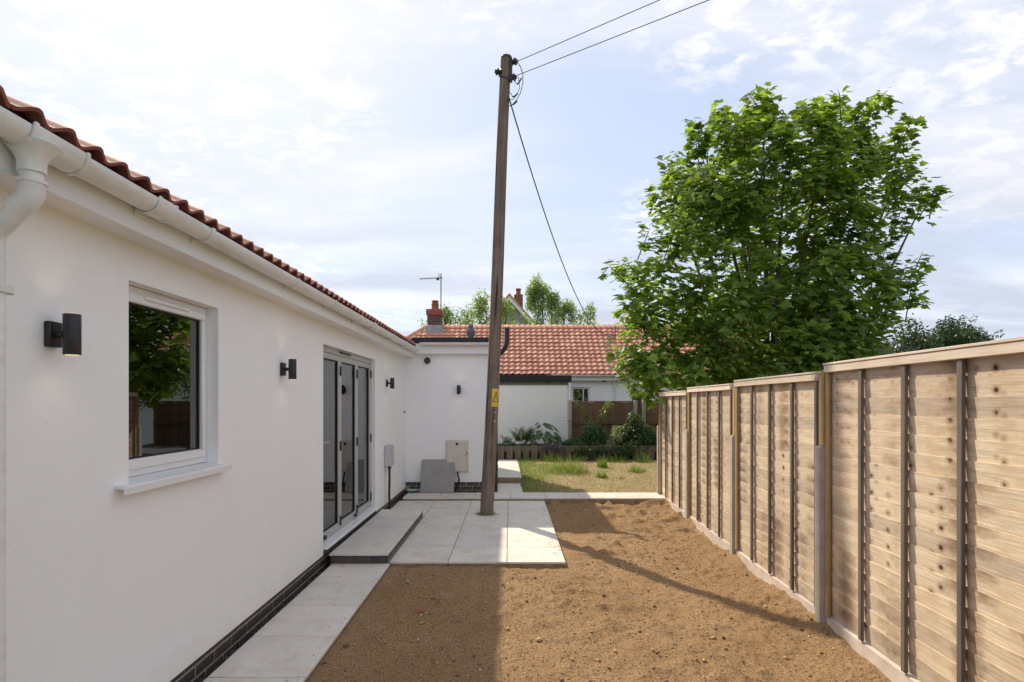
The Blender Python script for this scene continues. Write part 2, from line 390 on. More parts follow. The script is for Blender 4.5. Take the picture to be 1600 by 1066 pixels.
def grid(name, x0, x1, y0, y1, st, zf, mat):
    nx = int(round((x1-x0)/st))+1; ny = int(round((y1-y0)/st))+1
    X, Y = np.meshgrid(np.linspace(x0, x1, nx), np.linspace(y0, y1, ny)); Z = zf(X, Y)
    v = np.stack([X, Y, Z], -1).reshape(-1, 3)
    i = (np.arange(ny-1)[:, None]*nx+np.arange(nx-1)[None]).reshape(-1)
    f = np.stack([i, i+1, i+nx+1, i+nx], -1)
    return npmesh(name, v, f, mat)
def npmesh(name, v, f, mats, mi=None, smooth=True):
    me = bpy.data.meshes.new(name); n, k = f.shape
    me.vertices.add(len(v)); me.vertices.foreach_set('co', np.ascontiguousarray(v, dtype=np.float32).ravel())
    me.loops.add(n*k); me.loops.foreach_set('vertex_index', np.ascontiguousarray(f, dtype=np.int32).ravel())
    me.polygons.add(n); me.polygons.foreach_set('loop_start', np.arange(0, n*k, k, dtype=np.int32))
    me.polygons.foreach_set('loop_total', np.full(n, k, dtype=np.int32))
    for q in (mats if isinstance(mats, (list, tuple)) else [mats]): me.materials.append(q)
    if mi is not None: me.polygons.foreach_set('material_index', np.ascontiguousarray(mi, dtype=np.int32))
    if smooth: me.polygons.foreach_set('use_smooth', np.ones(n, dtype=bool))
    me.update(calc_edges=True); me.validate(); return me

def fence_x(y): return 2.20+.046*y
def soil_z(X, Y):
    t = np.clip((X+1.2)/3.7, 0, 1)
    z = -.040-.062*t*t
    z = z+.030*vnoise(X, Y, .7, 1)+.026*vnoise(X, Y, 2.6, 2)*(.6+.6*t)+.020*vnoise(X, Y, 8, 3)
    lump = np.clip(vnoise(X, Y, 5.5, 9)*2, 0, 1)**2
    z = z+.075*lump*np.clip((vnoise(X, Y, .9, 5)+.1)*3, 0, 1)+.03*np.clip(vnoise(X, Y, 13, 15)*2.2-.25, 0, 1)*np.clip((vnoise(X, Y, 1.4, 16))*4, 0, 1)
    z = z+.014*vnoise(X, Y, 14, 8)+.010*np.abs(vnoise(X, Y, 21, 4))+.009*vnoise(X, Y, 42, 6)+.010*vnoise(X, Y, 63, 7)
    d = fence_x(Y)-X                                   # heaped roughly against the gravel boards
    z = z+np.where(d < .45, (.45-d)*.12*(1+2.2*vnoise(X, Y, 1.6, 12)), 0)
    e = np.clip((X+1.215)/.12, 0, 1)                   # level beside the path
    z = z*e+(-.034)*(1-e)
    inpat = (X < .66)&(Y > 5.78); z = np.where(inpat, np.minimum(z, -.034), z)
    far = np.clip((Y-9.1)/.4, 0, 1); z = np.where(X > .66, z+far*.035, z)
    return z
struct(ob('soil', grid('soil', -1.222, 2.80, .6, 9.50, .016, soil_z, M['soil'])))

# crumbs of soil lying on the surface
def scatter_mesh(name, pos, size, mat, tmpl=None, squash=.7):
    tv = np.array([(1,0,0),(-1,0,0),(0,1,0),(0,-1,0),(0,0,1),(0,0,-1)], float); tf = np.array([(0,2,4),(2,1,4),(1,3,4),(3,0,4),(2,0,5),(1,2,5),(3,1,5),(0,3,5)])
    n = len(pos); v = tv[None]*(rng.uniform(.6, 1.25, (n, 6, 1)))
    a = rng.uniform(0, 6.28, n); c, s_ = np.cos(a), np.sin(a)
    w = np.stack([v[...,0]*c[:,None]-v[...,1]*s_[:,None], v[...,0]*s_[:,None]+v[...,1]*c[:,None], v[...,2]*squash], -1)
    w = w*size[:,None,None]+pos[:,None,:]
    f = (tf[None]+(np.arange(n)*6)[:,None,None]).reshape(-1, 3)
    return npmesh(name, w.reshape(-1,3), f, mat, smooth=False)
n = 85000; Y = 2.4+7.0*rng.random(n)**1.25; X = -1.2+rng.random(n)*(fence_x(Y)+1.15)
ok = ~((X < .62)&(Y > 5.75)); X, Y = X[ok], Y[ok]
clump = vnoise(X, Y, 1.3, 21)+.6*vnoise(X, Y, 4, 22)+.15*rng.normal(size=len(X)); keep = clump > -.22; X, Y = X[keep], Y[keep]
S = .0022+.005*rng.random(len(X))**3+.018*(rng.random(len(X)) > .988)*rng.random(len(X))
stuff(tag(ob('soil_crumbs', scatter_mesh('soil_crumbs', np.stack([X, Y, soil_z(X, Y)+S*.3], -1), S, M['crumb'])), 'loose brown crumbs of soil over the bare ground', 'soil'))
for i, (px, py, s_) in enumerate([(1022,863,.016),(1265,991,.014),(637,909,.017),(621,900,.012),(750,1049,.013)]):
    Yy = 1.70*F/(py-VY); Xx = (px-VX)*Yy/F; z = float(soil_z(np.array([Xx]), np.array([Yy]))[0])
    lab = ['small white stone on soil in line with the far fence panels', 'small white stone close to the nearest concrete fence post', 'largest white stone on soil by the patio corner', 'tiny white stone on soil beside the doorstep corner', 'tiny white stone on soil at the bottom of the picture'][i]
    tag(ob('stone', scatter_mesh('stone', np.array([(0,0,.3*s_)]), np.array([s_]), M['stone']), None, (Xx, Yy, z)), lab, 'stone', 'white stones on the soil')
Yy = 1.69*F/(958-VY); Xx = (656-VX)*Yy/F
m = MB(); m.add([(-.05,-.01,.004),(.02,-.022,.006),(.055,.005,.012),(.015,.02,.008),(-.03,.014,.01),(-.01,.0,.022),(.02,.0,.0)], [(0,1,5),(1,2,5),(2,3,5),(3,4,5),(4,0,5),(0,6,1),(1,6,2),(2,6,3),(3,6,4),(4,6,0)])
o = m.build('tile_fragment', M['terra_bit'], smooth=False); o.location = (Xx, Yy, -.03); o.rotation_euler = (0,0,.6); tag(o, 'small red terracotta fragment lying on the shaded soil', 'fragment')

# ------------------------------------------------------------------ paving
SL = .592; T_ = .02
me_slab = MB().box(-SL/2, SL/2, -SL/2, SL/2, -T_, 0).mesh('paving_slab', M['slab'], bev=.003)
slab_cache = {}
def slab(parent, x0, x1, y0, y1, z, dz=0.0):
    w, d = x1-x0, y1-y0
    key = (round(w, 3), round(d, 3))
    if abs(w-SL) < .002 and abs(d-SL) < .002: me = me_slab
    elif key in slab_cache: me = slab_cache[key]
    else: me = slab_cache[key] = MB().box(-w/2, w/2, -d/2, d/2, -T_, 0).mesh('paving_slab', M['slab'], bev=.003)
    o = ob('slab', me, parent, ((x0+x1)/2, (y0+y1)/2, z+dz)); o.rotation_euler = (random.uniform(-.0015,.0015), random.uniform(-.0015,.0015), 0); return o
def bed(name, x0, x1, y0, y1, z0, z1): return struct(MB().box(x0, x1, y0, y1, z0, z1).build(name, M['bed']))
J = .006
path = bed('path', -1.818, -1.226, -.4, 5.80, -.18, -.016)
y = 5.797
while y > -.3: slab(path, -1.815, -1.223, y-.598+J, y, 0); y -= .598
patio = bed('patio', -1.244, .576, 5.86, 9.49, -.18, -.018)
px0 = -1.245
for i in range(3):
    for j in range(6):
        x0 = px0+i*.608; y0 = 5.856+j*.607
        slab(patio, x0, x0+.602, y0, y0+.601, 0)
MB().box(-1.84, -1.25, 8.22, 9.49, -.18, -.018).build('bed', M['bed'], patio)
for j in range(2): slab(patio, -1.846, -1.251, 8.216+j*.64, 8.216+j*.64+.634, 0)
strip = bed('paving_strip', -1.80, 2.60, 9.512, 10.10, -.2, .022)
x = -1.80
while x < 2.5: slab(strip, x, min(x+.598, 2.60), 9.505, 10.103, .04); x += .604
MB().box(-1.78, 2.58, 9.498, 9.511, -.06, .018).build('edging', M['bed'], strip)
back = bed('back_path', -.295, .225, 10.12, 11.27, -.2, .022)
for j in range(2): slab(back, -.30, .23, 10.11+j*.585, 10.11+j*.585+.58, .04)
MB().box(-.295, .222, 11.28, 14.66, -.2, .142).build('bed', M['bed'], back)
for j in range(6): slab(back, -.30, .23-.01*j, 11.27+j*.566, 11.27+j*.566+.56, .16)

n = 420; X = rng.uniform(-1.22, .56, n); Y = rng.uniform(5.88, 9.45, n); e_ = rng.random(n) < .6
X = np.where(e_, .57-np.abs(rng.normal(0, .07, n)), X); X[:120] = rng.uniform(-1.8, -1.25, 120); X[:80] = -1.235-np.abs(rng.normal(0, .07, 80)); Y[:120] = rng.uniform(2.6, 5.7, 120)
S = .0025+.006*rng.random(n)**3
stuff(tag(ob('spilt_soil', scatter_mesh('spilt_soil', np.stack([X, Y, S*.4], -1), S, M['crumb'])), 'spilt crumbs of soil on the pale paving slabs', 'soil'))

# doorstep with brick riser
st = tag(MB().box(-1.838, -1.262, 5.818, 8.19, -.15, .078).build('doorstep', M['mortar']), 'low pale slab doorstep on dark bricks below the folding doors', 'step')
for j in range(4): slab(st, -1.845, -1.247, 5.79+j*.606, 5.79+j*.606+.60, .10)
me_b1 = MB().box(-.105, .105, -.01, .01, -.0325, .0325).mesh('brick', M['brick'], bev=.004)
for i in range(3):
    x0 = -1.84+i*.2
    if i == 0: bk = MB().box(-.094, .094, -.012, .012, -.03, .03).mesh('brick', M['brick'], bev=.004)
    ob('brick', bk, st, (x0+.098, 5.809, .040))
for i in range(11): ob('brick', me_b1, st, (-1.269, 5.93+i*.217, .040), (0,0,R(90)))

# gritty gap between house wall and path
def gap_z(X, Y): return -.066+.03*vnoise(X, Y, 30, 31)+.02*vnoise(X, Y, 9, 32)
struct(ob('gravel_gap', grid('gravel_gap', -1.935, -1.80, -.3, 10.2, .02, gap_z, M['gravel'])))
n = 900; Y = rng.uniform(2.5, 10.1, n); X = rng.uniform(-1.905, -1.825, n); S = rng.uniform(.005, .014, n)
stuff(tag(ob('grit', scatter_mesh('grit', np.stack([X, Y, gap_z(X, Y)+S*.3], -1), S, simple('mixed_grit', (.13,.10,.085), .9, var=.7, scale=22))), 'dark grit in the narrow gap along the house wall', 'grit'))

# ------------------------------------------------------------------ the bungalow
XW = -1.88; BY0, BY1 = -3.0, 10.25
bung = thing('bungalow', 'white rendered bungalow with red tiled roof and white gutter on the left', 'bungalow', (XW, 3.5, 0))
bung.location = (0, 0, 0)
def wall_grid(x, xin, y0, y1, z0, z1, ops):
    ys = sorted({y0, y1}|{a for o in ops for a in o[:2]}); zs = sorted({z0, z1}|{a for o in ops for a in o[2:]})
    m = MB()
    inside = lambda a, b: any(o[0] < a < o[1] and o[2] < b < o[3] for o in ops)
    for i in range(len(ys)-1):
        for j in range(len(zs)-1):
            a, b, c, d = ys[i], ys[i+1], zs[j], zs[j+1]
            if inside((a+b)/2, (c+d)/2): continue
            m.quad((x,a,c),(x,b,c),(x,b,d),(x,a,d)); m.quad((xin,a,c),(xin,a,d),(xin,b,d),(xin,b,c))
    for (a, b, c, d) in ops:
        m.quad((x,a,c),(xin,a,c),(xin,b,c),(x,b,c)); m.quad((x,a,d),(x,b,d),(xin,b,d),(xin,a,d))
        m.quad((x,a,c),(x,a,d),(xin,a,d),(xin,a,c)); m.quad((x,b,c),(xin,b,c),(xin,b,d),(x,b,d))
    m.quad((x,y0,z0),(xin,y0,z0),(xin,y0,z1),(x,y0,z1)); m.quad((x,y1,z0),(x,y1,z1),(xin,y1,z1),(xin,y1,z0))
    m.quad((x,y0,z0),(x,y1,z0),(xin,y1,z0),(xin,y0,z0)); m.quad((x,y0,z1),(xin,y0,z1),(xin,y1,z1),(x,y1,z1))
    return m
WIN = (2.804, 3.665, 1.235, 2.252); DOOR = (5.724, 7.92, .16, 2.236)
wall_grid(XW, -2.16, BY0, BY1+.3, .105, 2.47, [WIN, DOOR]).build('wall', M['render'], bung, smooth=False)
part('wall', M['render'], bung, (-8.2, -7.9, BY0, BY1+3, -.2, 2.5), (-7.9, -2.16, BY0, BY0+.28, -.2, 2.5), (-7.9, -2.165, 12.9, 13.2, -.2, 2.5), smooth=False)
# brick plinth under the render
pl = part('plinth', M['mortar'], bung, (-2.15, -1.9095, BY0, BY1-.02, -.2, .104))
me_b2 = MB().box(-.012, .012, -.1075, .1075, -.0325, .0325).mesh('brick', M['brick'], bev=.0035)
for k, z in enumerate((.0875, .0125, -.0625)):
    y = 1.2+(.1125 if k % 2 else 0)
    while y < BY1-.1: ob('brick', me_b2, pl, (-1.918+random.uniform(-.001,.0015), y, z)); y += .225
part('damp_course', M['blackplastic'], bung, (-1.90, -1.866, DOOR[0]+.005, DOOR[1]-.005, .106, .158))
# interior seen through the glass
it = MB()
for (a, b, xx) in ((BY0+.3, 4.6, -3.7), (4.7, 10.2, -4.1)):
    it.box(xx-.1, xx, a, b, .15, 2.42)
it.box(-5.9, -2.17, 4.6, 4.7, .15, 2.42); it.box(-5.9, -2.17, 10.2, 10.3, .15, 2.42); it.box(-5.9, -2.17, BY0+.3, BY0+.35, .15, 2.42)
it.box(-6.0, -2.17, BY0, 10.4, 2.42, 2.44); it.build('inner_walls', M['plaster'], bung)
part('inner_floor', M['floorin'], bung, (-6.0, -2.17, BY0, 10.4, .10, .165))
part('inner_door', M['upvc'], bung, (-4.1, -4.06, 7.9, 8.7, .165, 2.1), (-3.7, -3.66, 3.5, 4.3, .165, 2.1))
# window
wf = MB(); fx0, fx1 = -2.02, -1.955; a, b, c, d = WIN; c2 = 1.262
wf.box(fx0, fx1, a+.002, b-.002, c2, c2+.04); wf.box(fx0, fx1, a+.002, b-.002, d-.042, d-.002)
wf.box(fx0, fx1, a+.002, a+.04, c2+.04, d-.042); wf.box(fx0, fx1, b-.04, b-.002, c2+.04, d-.042)
win = wf.build('window', M['upvc'], bung, bev=.004)
sa, sb, sc_, sd = a+.036, b-.036, c2+.036, d-.038
sf = MB(); sx0, sx1 = -2.0, -1.943
sf.box(sx0, sx1, sa, sb, sc_, sc_+.055); sf.box(sx0, sx1, sa, sb, sd-.05, sd); sf.box(sx0, sx1, sa, sa+.05, sc_+.055, sd-.05); sf.box(sx0, sx1, sb-.035, sb, sc_+.055, sd-.05)
sf.build('sash', M['upvc'], win, bev=.006)
gs = MB(); ga, gb, gc, gd = sa+.05, sb-.035, sc_+.055, sd-.05
gs.box(-1.972, -1.962, ga, ga+.008, gc, gd); gs.box(-1.972, -1.962, gb-.008, gb, gc, gd); gs.box(-1.972, -1.962, ga+.008, gb-.008, gc, gc+.008); gs.box(-1.972, -1.962, ga+.008, gb-.008, gd-.008, gd)
gs.build('gasket', M['rubber'], win)
part('pane', M['glass'], win, (-1.974, -1.970, ga+.001, gb-.001, gc+.001, gd-.001), smooth=False)
part('spacer', M['greyplastic'], win, (-2.0, -1.976, gb-.014, gb-.001, gc, gd), (-2.0, -1.976, ga+.001, ga+.014, gc, gd))
part('trickle_vent', M['upvc'], win, (-1.956, -1.930, 3.02, 3.43, 2.192, 2.212), bev=.004)
MB().prism([(-2.02,1.236),(-2.02,1.262),(-1.955,1.260),(-1.828,1.246),(-1.822,1.240),(-1.822,1.206),(-1.832,1.206),(-1.834,1.232),(-1.878,1.236)], 'y', 2.70, 3.725).build('sill', M['upvc'], win)
# dark roller box and boxes inside the room
tag(part('blue_box', M['navy'], None, (-2.25, -2.12, 3.46, 3.52, 1.27, 1.36)), 'small dark blue box behind the window glass', 'box')
# folding doors
da, db, dc, dd_ = DOOR; X0, X1 = -2.0, -1.930
df = MB(); df.box(X0, X1, da+.002, da+.042, dc+.03, dd_-.002); df.box(X0, X1, db-.042, db-.002, dc+.03, dd_-.002); df.box(X0, X1, da+.042, db-.042, dd_-.062, dd_-.002)
dfr = df.build('door_frame', M['sage'], bung, bev=.004)
part('trickle_vent', M['blackplastic'], dfr, (-1.931, -1.915, 6.42, 6.86, 2.200, 2.216), bev=.003)
MB().prism([(-2.0,.161),(-2.0,.198),(-1.93,.196),(-1.848,.186),(-1.840,.178),(-1.840,.161)], 'y', da+.004, db+.06).build('threshold', M['upvc'], dfr)
lw = (db-da-.084)/3
for i in range(3):
    l0 = da+.042+i*lw+.003; l1 = l0+lw-.006; z0, z1 = .202, dd_-.066; stl = .058
    lf = MB(); xa, xb = -1.99, -1.934
    lf.box(xa, xb, l0, l0+stl, z0, z1); lf.box(xa, xb, l1-stl, l1, z0, z1); lf.box(xa, xb, l0+stl, l1-stl, z0, z0+.085); lf.box(xa, xb, l0+stl, l1-stl, z1-.062, z1)
    leaf_ = lf.build('door_leaf', M['sage'], bung, bev=.004)
    g0, g1, h0, h1 = l0+stl, l1-stl, z0+.085, z1-.062; k = .011
    part('gasket', M['rubber'], leaf_, (-1.957, -1.944, g0, g0+k, h0, h1), (-1.957, -1.944, g1-k, g1, h0, h1), (-1.957, -1.944, g0+k, g1-k, h0, h0+k), (-1.957, -1.944, g0+k, g1-k, h1-k, h1))
    part('pane', M['glass'], leaf_, (-1.960, -1.956, g0+.001, g1-.001, h0+.001, h1-.001), smooth=False)
    for z in ((.30, 1.15, 2.0) if i < 2 else (.34, 1.15, 2.03)):
        part('hinge', M['black'], leaf_, (-1.934, -1.918, l1-.012, l1+.014, z-.055, z+.055), bev=.004)
    if i < 2: part('floor_bolt', M['black'], leaf_, (-1.934, -1.905, l1-.12 if i == 1 else l0+.11, l1-.07 if i == 1 else l0+.16, .222, .262), bev=.006)
    if i == 0:
        h = MB(); h.tube([(-1.934, l0+.03, 1.23), (-1.885, l0+.03, 1.23)], .011); h.tube([(-1.886, l0+.025, 1.23), (-1.884, l0+.15, 1.232)], .010); h.box(-1.935, -1.926, l0+.012, l0+.048, 1.13, 1.31)
        h.build('handle', M['steel'], leaf_, bev=.002)
# roof of the main range
PITCH = R(24); cp, sp_ = math.cos(PITCH), math.sin(PITCH)
EX, EZ = -1.655, 2.602                                  # lower tile edge (trough underside)
def rpt(s, y, h): return (EX-s*cp-h*sp_*-1*0-h*sp_*0, y, EZ+s*sp_+h*cp)
RD = 3.45
rf = MB(); rf.add([(EX-.04,BY0-.2,EZ-.035),(EX-.04,BY1-.12,EZ-.035),(EX-RD*cp,BY1-.12,EZ+RD*sp_-.03),(EX-RD*cp,BY0-.2,EZ+RD*sp_-.03),(EX-2*RD*cp,BY1-.12,EZ-.03),(EX-2*RD*cp,BY0-.2,EZ-.03)], [(0,1,2,3),(3,2,4,5)])
roof = rf.build('roof', M['felt'], bung)
def wave(t):                                            # pantile roll: flat pan, round roll, steep drop
    t = t % 1.0
    if t < .62: return .037*(.5-.5*math.cos(t/.62*math.pi))
    return .037*(.5+.5*math.cos((t-.62)/.38*math.pi))
def tile_mesh(name, width, rolls, length, thick, mat, step=.016, amp=1.0, n=10):
    ts = [i/n for i in range(n*rolls+1)]; m = MB(); vs = []
    for (s, up) in ((0, 0), (length, -step)):
        for t in ts: vs.append((-s, (t/rolls)*width, wave(t)*amp+up+thick))
        for t in ts: vs.append((-s, (t/rolls)*width, wave(t)*amp+up))
    k = len(ts); fs = []
    for i in range(k-1):
        fs.append((i, 2*k+i, 2*k+i+1, i+1)); fs.append((k+i, k+i+1, 3*k+i+1, 3*k+i)); fs.append((i, i+1, k+i+1, k+i))
    fs += [(0, k, 3*k, 2*k), (k-1, 3*k-1, 4*k-1, 2*k-1)]
    return m.add(vs, fs)
tm = tile_mesh('roof_tile', .297, 2, .42, .015, M['tile'], .016)
me_tile = tm.mesh('roof_tile', M['tile'], ang=50)
y = BY0+.1; k = 0
TY = []
while y < BY1-.3: TY.append(y); y += .299
for y in TY:
    if y < .9: continue
    ob('tile', me_tile, roof, (EX+random.uniform(-.004,.004), y, EZ+.018), (0, PITCH, random.uniform(-.006,.006)))
far_tiles = MB()
def add_tiles(mb, src, mat4):
    mb.add([mat4@Vector(p) for p in src.v], src.f)
tm4 = tile_mesh('t', .297, 2, .42, .015, M['tile'], .016, n=5)
for c in range(0, 10):
    for y in TY:
        if c == 0 and y >= .9: continue
        s = c*.335
        add_tiles(far_tiles, tm4, Matrix.Translation((EX-s*cp, y, EZ+.018+s*sp_))@Matrix.Rotation(PITCH, 4, 'Y'))
for y in np.arange(BY0, BY1-.2, .3):                     # ridge
    far_tiles.tube([(EX-RD*cp, y, EZ+RD*sp_+.0), (EX-RD*cp, y+.29, EZ+RD*sp_+.0)], .11, 8)
stuff(far_tiles.build('upper_tiles', M['tile'], roof, ang=50))
part('comb_filler', M['blackplastic'], roof, (EX-.06, EX-.045, BY0, BY1-.15, EZ-.03, EZ+.045))
# eaves box
part('fascia', M['upvc'], bung, (-1.728, -1.710, BY0-.1, 10.10, 2.430, 2.600), bev=.003)
part('soffit', M['upvc'], bung, (XW-.02, -1.729, BY0-.1, 10.098, 2.442, 2.452))
part('eaves_end', M['upvc'], bung, (XW+.002, -1.708, 10.101, 10.118, 2.428, 2.60))
# half round gutter
GX, GZ, GR = -1.652, 2.571, .056
def half(r, y0, y1, mb, lip=0.0, n=14, z=0.0):
    o_, i_ = [], []
    for j in range(n+1):
        a = math.pi+math.pi*j/n; o_.append((GX+r*math.cos(a), GZ+z+r*math.sin(a))); i_.append((GX+(r-.004)*math.cos(a), GZ+z+(r-.004)*math.sin(a)))
    if lip: o_ = [(o_[0][0], GZ+lip)]+o_+[(o_[-1][0], GZ+lip)]; i_ = [(i_[0][0], GZ+lip)]+i_+[(i_[-1][0], GZ+lip)]
    mb.prism(o_+i_[::-1], 'y', y0, y1)
g = MB(); half(GR, BY0-.15, 1.94, g, .006); half(GR, 1.94, 10.0, g, .006); gut = g.build('gutter', M['gutter'], bung, ang=35)
for yb in (3.06, 4.30, 5.22, 6.14, 7.84, 8.78, 9.5, .9):
    m = MB(); half(GR+.006, yb-.016, yb+.016, m, .012); m.box(-1.709, -1.70, yb-.02, yb+.02, 2.50, 2.585); m.build('bracket', M['gutter'], gut, ang=35)
for (ya, yb) in ((2.58, 2.72), (6.66, 6.80)):
    m = MB(); half(GR+.007, ya, yb, m, .012); half(GR+.011, ya, ya+.014, m, .014); half(GR+.011, yb-.014, yb, m, .014); m.box(-1.709, -1.70, ya, yb, 2.50, 2.585); m.build('union', M['gutter'], gut, ang=35)
m = MB(); ya, yb = 1.90, 2.15; half(GR+.007, ya, yb, m, .012); half(GR+.012, ya, ya+.016, m, .016); half(GR+.012, yb-.016, yb, m, .016)
yc = 1.965; m.lathe([(.085, 2.535), (.070, 2.520), (.052, 2.498), (.043, 2.478), (.042, 2.44), (.036, 2.44)], (GX, yc, 0), 20)
m.build('outlet', M['gutter'], gut, ang=35)
dp = MB(); xw2 = -1.785
dp.tube([(GX, yc, 2.46), (GX, yc, 2.40), (GX, yc, 2.372), (GX-.012, yc, 2.352), (GX-.032, yc, 2.336), (xw2+.035, yc, 2.262), (xw2+.010, yc, 2.242), (xw2, yc, 2.215), (xw2, yc, 2.19), (xw2, yc, -.05)], .034, 18, cap=False)
dpo = dp.build('downpipe', M['gutter'], bung, ang=50)
m = MB(); m.tube([(GX, yc, 2.405), (GX, yc, 2.372), (GX-.012, yc, 2.352), (GX-.030, yc, 2.337), (GX-.060, yc, 2.316)], .0395, 18); m.tube([(GX, yc, 2.414), (GX, yc, 2.402)], .043, 18); m.build('elbow', M['gutter'], dpo, ang=50)
part('clip', M['gutter'], dpo, (-1.88, -1.745, yc-.045, yc+.045, 2.025, 2.055), bev=.006)

# link wall across the end, flat roofed
LY = 10.25; LX1 = -.30
lk = MB(); lk.box(XW+.001, LX1, LY, LY+.28, .205, 2.52); lk.box(LX1-.28, LX1, LY+.281, 13.0, .205, 2.52); lk.build('wall', M['render'], bung, smooth=False)
lp = part('plinth', M['mortar'], bung, (-1.90, LX1-.012, LY+.0075, LY+.27, -.2, .204))
me_b3 = MB().box(-.1075, .1075, -.012, .012, -.0325, .0325).mesh('brick', M['brick'], bev=.0035)
for k, z in enumerate((.170, .095, .020)):
    x = -1.80+(.1125 if k % 2 else 0)
    while x < LX1-.11: ob('brick', me_b3, lp, (x, LY+.016, z)); x += .225
part('fascia', M['upvc'], bung, (-1.706, LX1+.06, LY-.10, LY-.08, 2.505, 2.69), bev=.003)
part('soffit', M['upvc'], bung, (-1.70, LX1+.05, LY-.079, LY+.0, 2.508, 2.518))
m = MB(); pr = [(LY-.155+.052*math.cos(math.pi+math.pi*j/10), 2.70+.052*math.sin(math.pi+math.pi*j/10)) for j in range(11)]
m.prism(pr, 'x', -1.60, LX1+.08); m.build('gutter', M['gutter'], bung)
part('roof_edge', M['felt'], bung, (-1.75, LX1+.07, LY-.12, 13.05, 2.706, 2.80), bev=.006)
part('roof_edge', M['felt'], bung, (-8.0, -1.751, 10.28, 13.04, 2.55, 2.78))
# black pipes at the corner
pp = MB(); yb = LY-.045; xs = LX1+.052
pp.tube([(xs-.012, yb-.02, -.02), (xs-.012, yb-.02, 2.34), (xs-.008, yb-.02, 2.40), (xs+.035, yb-.08, 2.47), (xs+.145, yb-.14, 2.58), (xs+.185, yb-.15, 2.66), (xs+.195, yb-.15, 2.74), (xs+.195, yb-.15, 2.965)], .040, 14)
sp = pp.build('soil_pipe', M['blackplastic'], bung, ang=60)
for z in (.5, 1.6, 2.30): part('collar', M['blackplastic'], sp, (xs-.068, xs+.034, yb-.075, yb+.04, z-.02, z+.02), bev=.006)
m = MB(); m.tube([(0,0,0),(0,-.05,0)], .052, 20); m.tube([(0,-.05,0),(0,-.064,0)], [.058,.050], 20); o = m.build('vent_outlet', M['blackplastic'], bung); o.location = (-1.487, LY, 2.39)

# ------------------------------------------------------------------ wall lights
spots = []
def wall_light(label, loc, rz):
    # local: wall plane x = 0, pointing +x
    t = thing('wall_light', label, 'wall light', loc, (0,0,rz), 'black up and down wall lights')
    part('back_plate', M['black'], t, (0, .026, -.034, .034, -.052, .052), bev=.004)
    MB().tube([(.025,0,0), (.062,0,0)], .014, 12).build('arm', M['black'], t)
    m = MB(); m.lathe([(.027,-.080),(.0305,-.083),(.0315,-.081),(.0315,.016),(.0305,.017),(.0305,.0185),(.0315,.0195),(.0315,.081),(.0305,.083),(.027,.080)], (.090,0,0), 24); m.build('lamp_tube', M['black'], t)
    for s in (1, -1):
        b = MB().lathe([(.0, 0),(.024, 0),(.024,.004),(.0,.004)], (.090, 0, s*.084-.002), 16).build('lens', M['lens'], t)
        ld = bpy.data.lights.new('lamp', 'SPOT'); ld.energy = .06; ld.color = (1.0, .68, .40); ld.spot_size = R(125); ld.spot_blend = 1.0; ld.shadow_soft_size = .02
        lo = ob('lamp', ld, t, (.090, 0, s*.094)); lo.rotation_euler = (0 if s < 0 else math.pi, 0, 0)
    return t
tl = NT('lamp_lens'); tl.col((.45,.4,.33)); tl.b.inputs['Emission Color'].default_value = (1,.75,.45,1); tl.b.inputs['Emission Strength'].default_value = .15; M['lens'] = tl.m
wall_light('large black wall light nearest the camera, left of the window', (XW, 2.325, 1.925), 0)
wall_light('black wall light between the window and the folding doors', (XW, 4.68, 1.918), 0)
wall_light('small black wall light just past the folding doors', (XW, 8.64, 1.932), 0)
wall_light('black wall light on the end wall beside the wooden pole', (-.92, LY, 1.865), R(-90))

# ------------------------------------------------------------------ boxes, cables on the walls
t = thing('cable_box', 'pale grey plastic box with black cable on the long wall past the doors', 'cable box', (XW, 8.58, .685))
part('body', M['greyplastic'], t, (0, .115, -.10, .10, 0, .315), bev=.012, seg=2)
m = MB(); m.lathe([(.016,-.05),(.028,-.04),(.028,.0),(.02,.004)], (.06,0,0), 12); m.build('gland', M['blackplastic'], t)
MB().tube([(.06,0,-.04),(.062,0,-.2),(.055,.005,-.45),(.065,.0,-.62),(.06,-.01,-.74)], .017, 10).build('cable', M['blackplastic'], t)
t = thing('meter_box', 'cream meter box on the end wall above the leaning slab', 'meter box', (-.952, LY, .382))
part('frame', M['beige'], t, (-.202, .202, -.035, -.0, 0, .576), bev=.008)
dr = part('door', M['beige'], t, (-.180, .180, -.050, -.034, .022, .554), bev=.008)
MB().tube([(.0,-.049,.515),(.0,-.058,.515)], .024, 14).build('lock', M['blackplastic'], t)
part('latch', M['blackplastic'], t, (.170, .184, -.058, -.049, .33, .37)); part('latch', M['blackplastic'], t, (.148,.160,-.056,-.049,.30,.315))
t = tag(MB().tube([(-.94,LY-.03,.385),(-.935,LY-.06,.33),(-.915,LY-.05,.26),(-.925,LY-.045,.17),(-.975,LY-.05,.09),(-.99,LY-.07,.045)], .014, 8).build('cable', M['blackplastic']), 'black cable dropping from the cream meter box', 'cable')
sl_ = MB().box(-.298, .298, -.01, .01, 0, .596).build('spare_slab', M['slabback'], bev=.003); sl_.location = (-1.29, 10.045, .044); sl_.rotation_euler = (R(-18), 0, R(-1)); tag(sl_, 'grey square slab leaning against the end wall', 'slab')
tag(MB().tube([(-1.83,10.14,.075),(-1.60,10.16,.07)], .024, 12).build('pipe', M['greyplastic']), 'short pale pipe lying in the wall corner', 'pipe')
tag(MB().tube([(-1.80,10.12,.12),(-1.72,10.10,.17),(-1.66,10.08,.12),(-1.62,10.05,.05),(-1.70,10.02,.05),(-1.78,10.0,.055)], .012, 8).build('hose', simple('green_hose', (.06,.13,.11), .5)), 'looped green hose beside the pale pipe in the corner', 'hose')
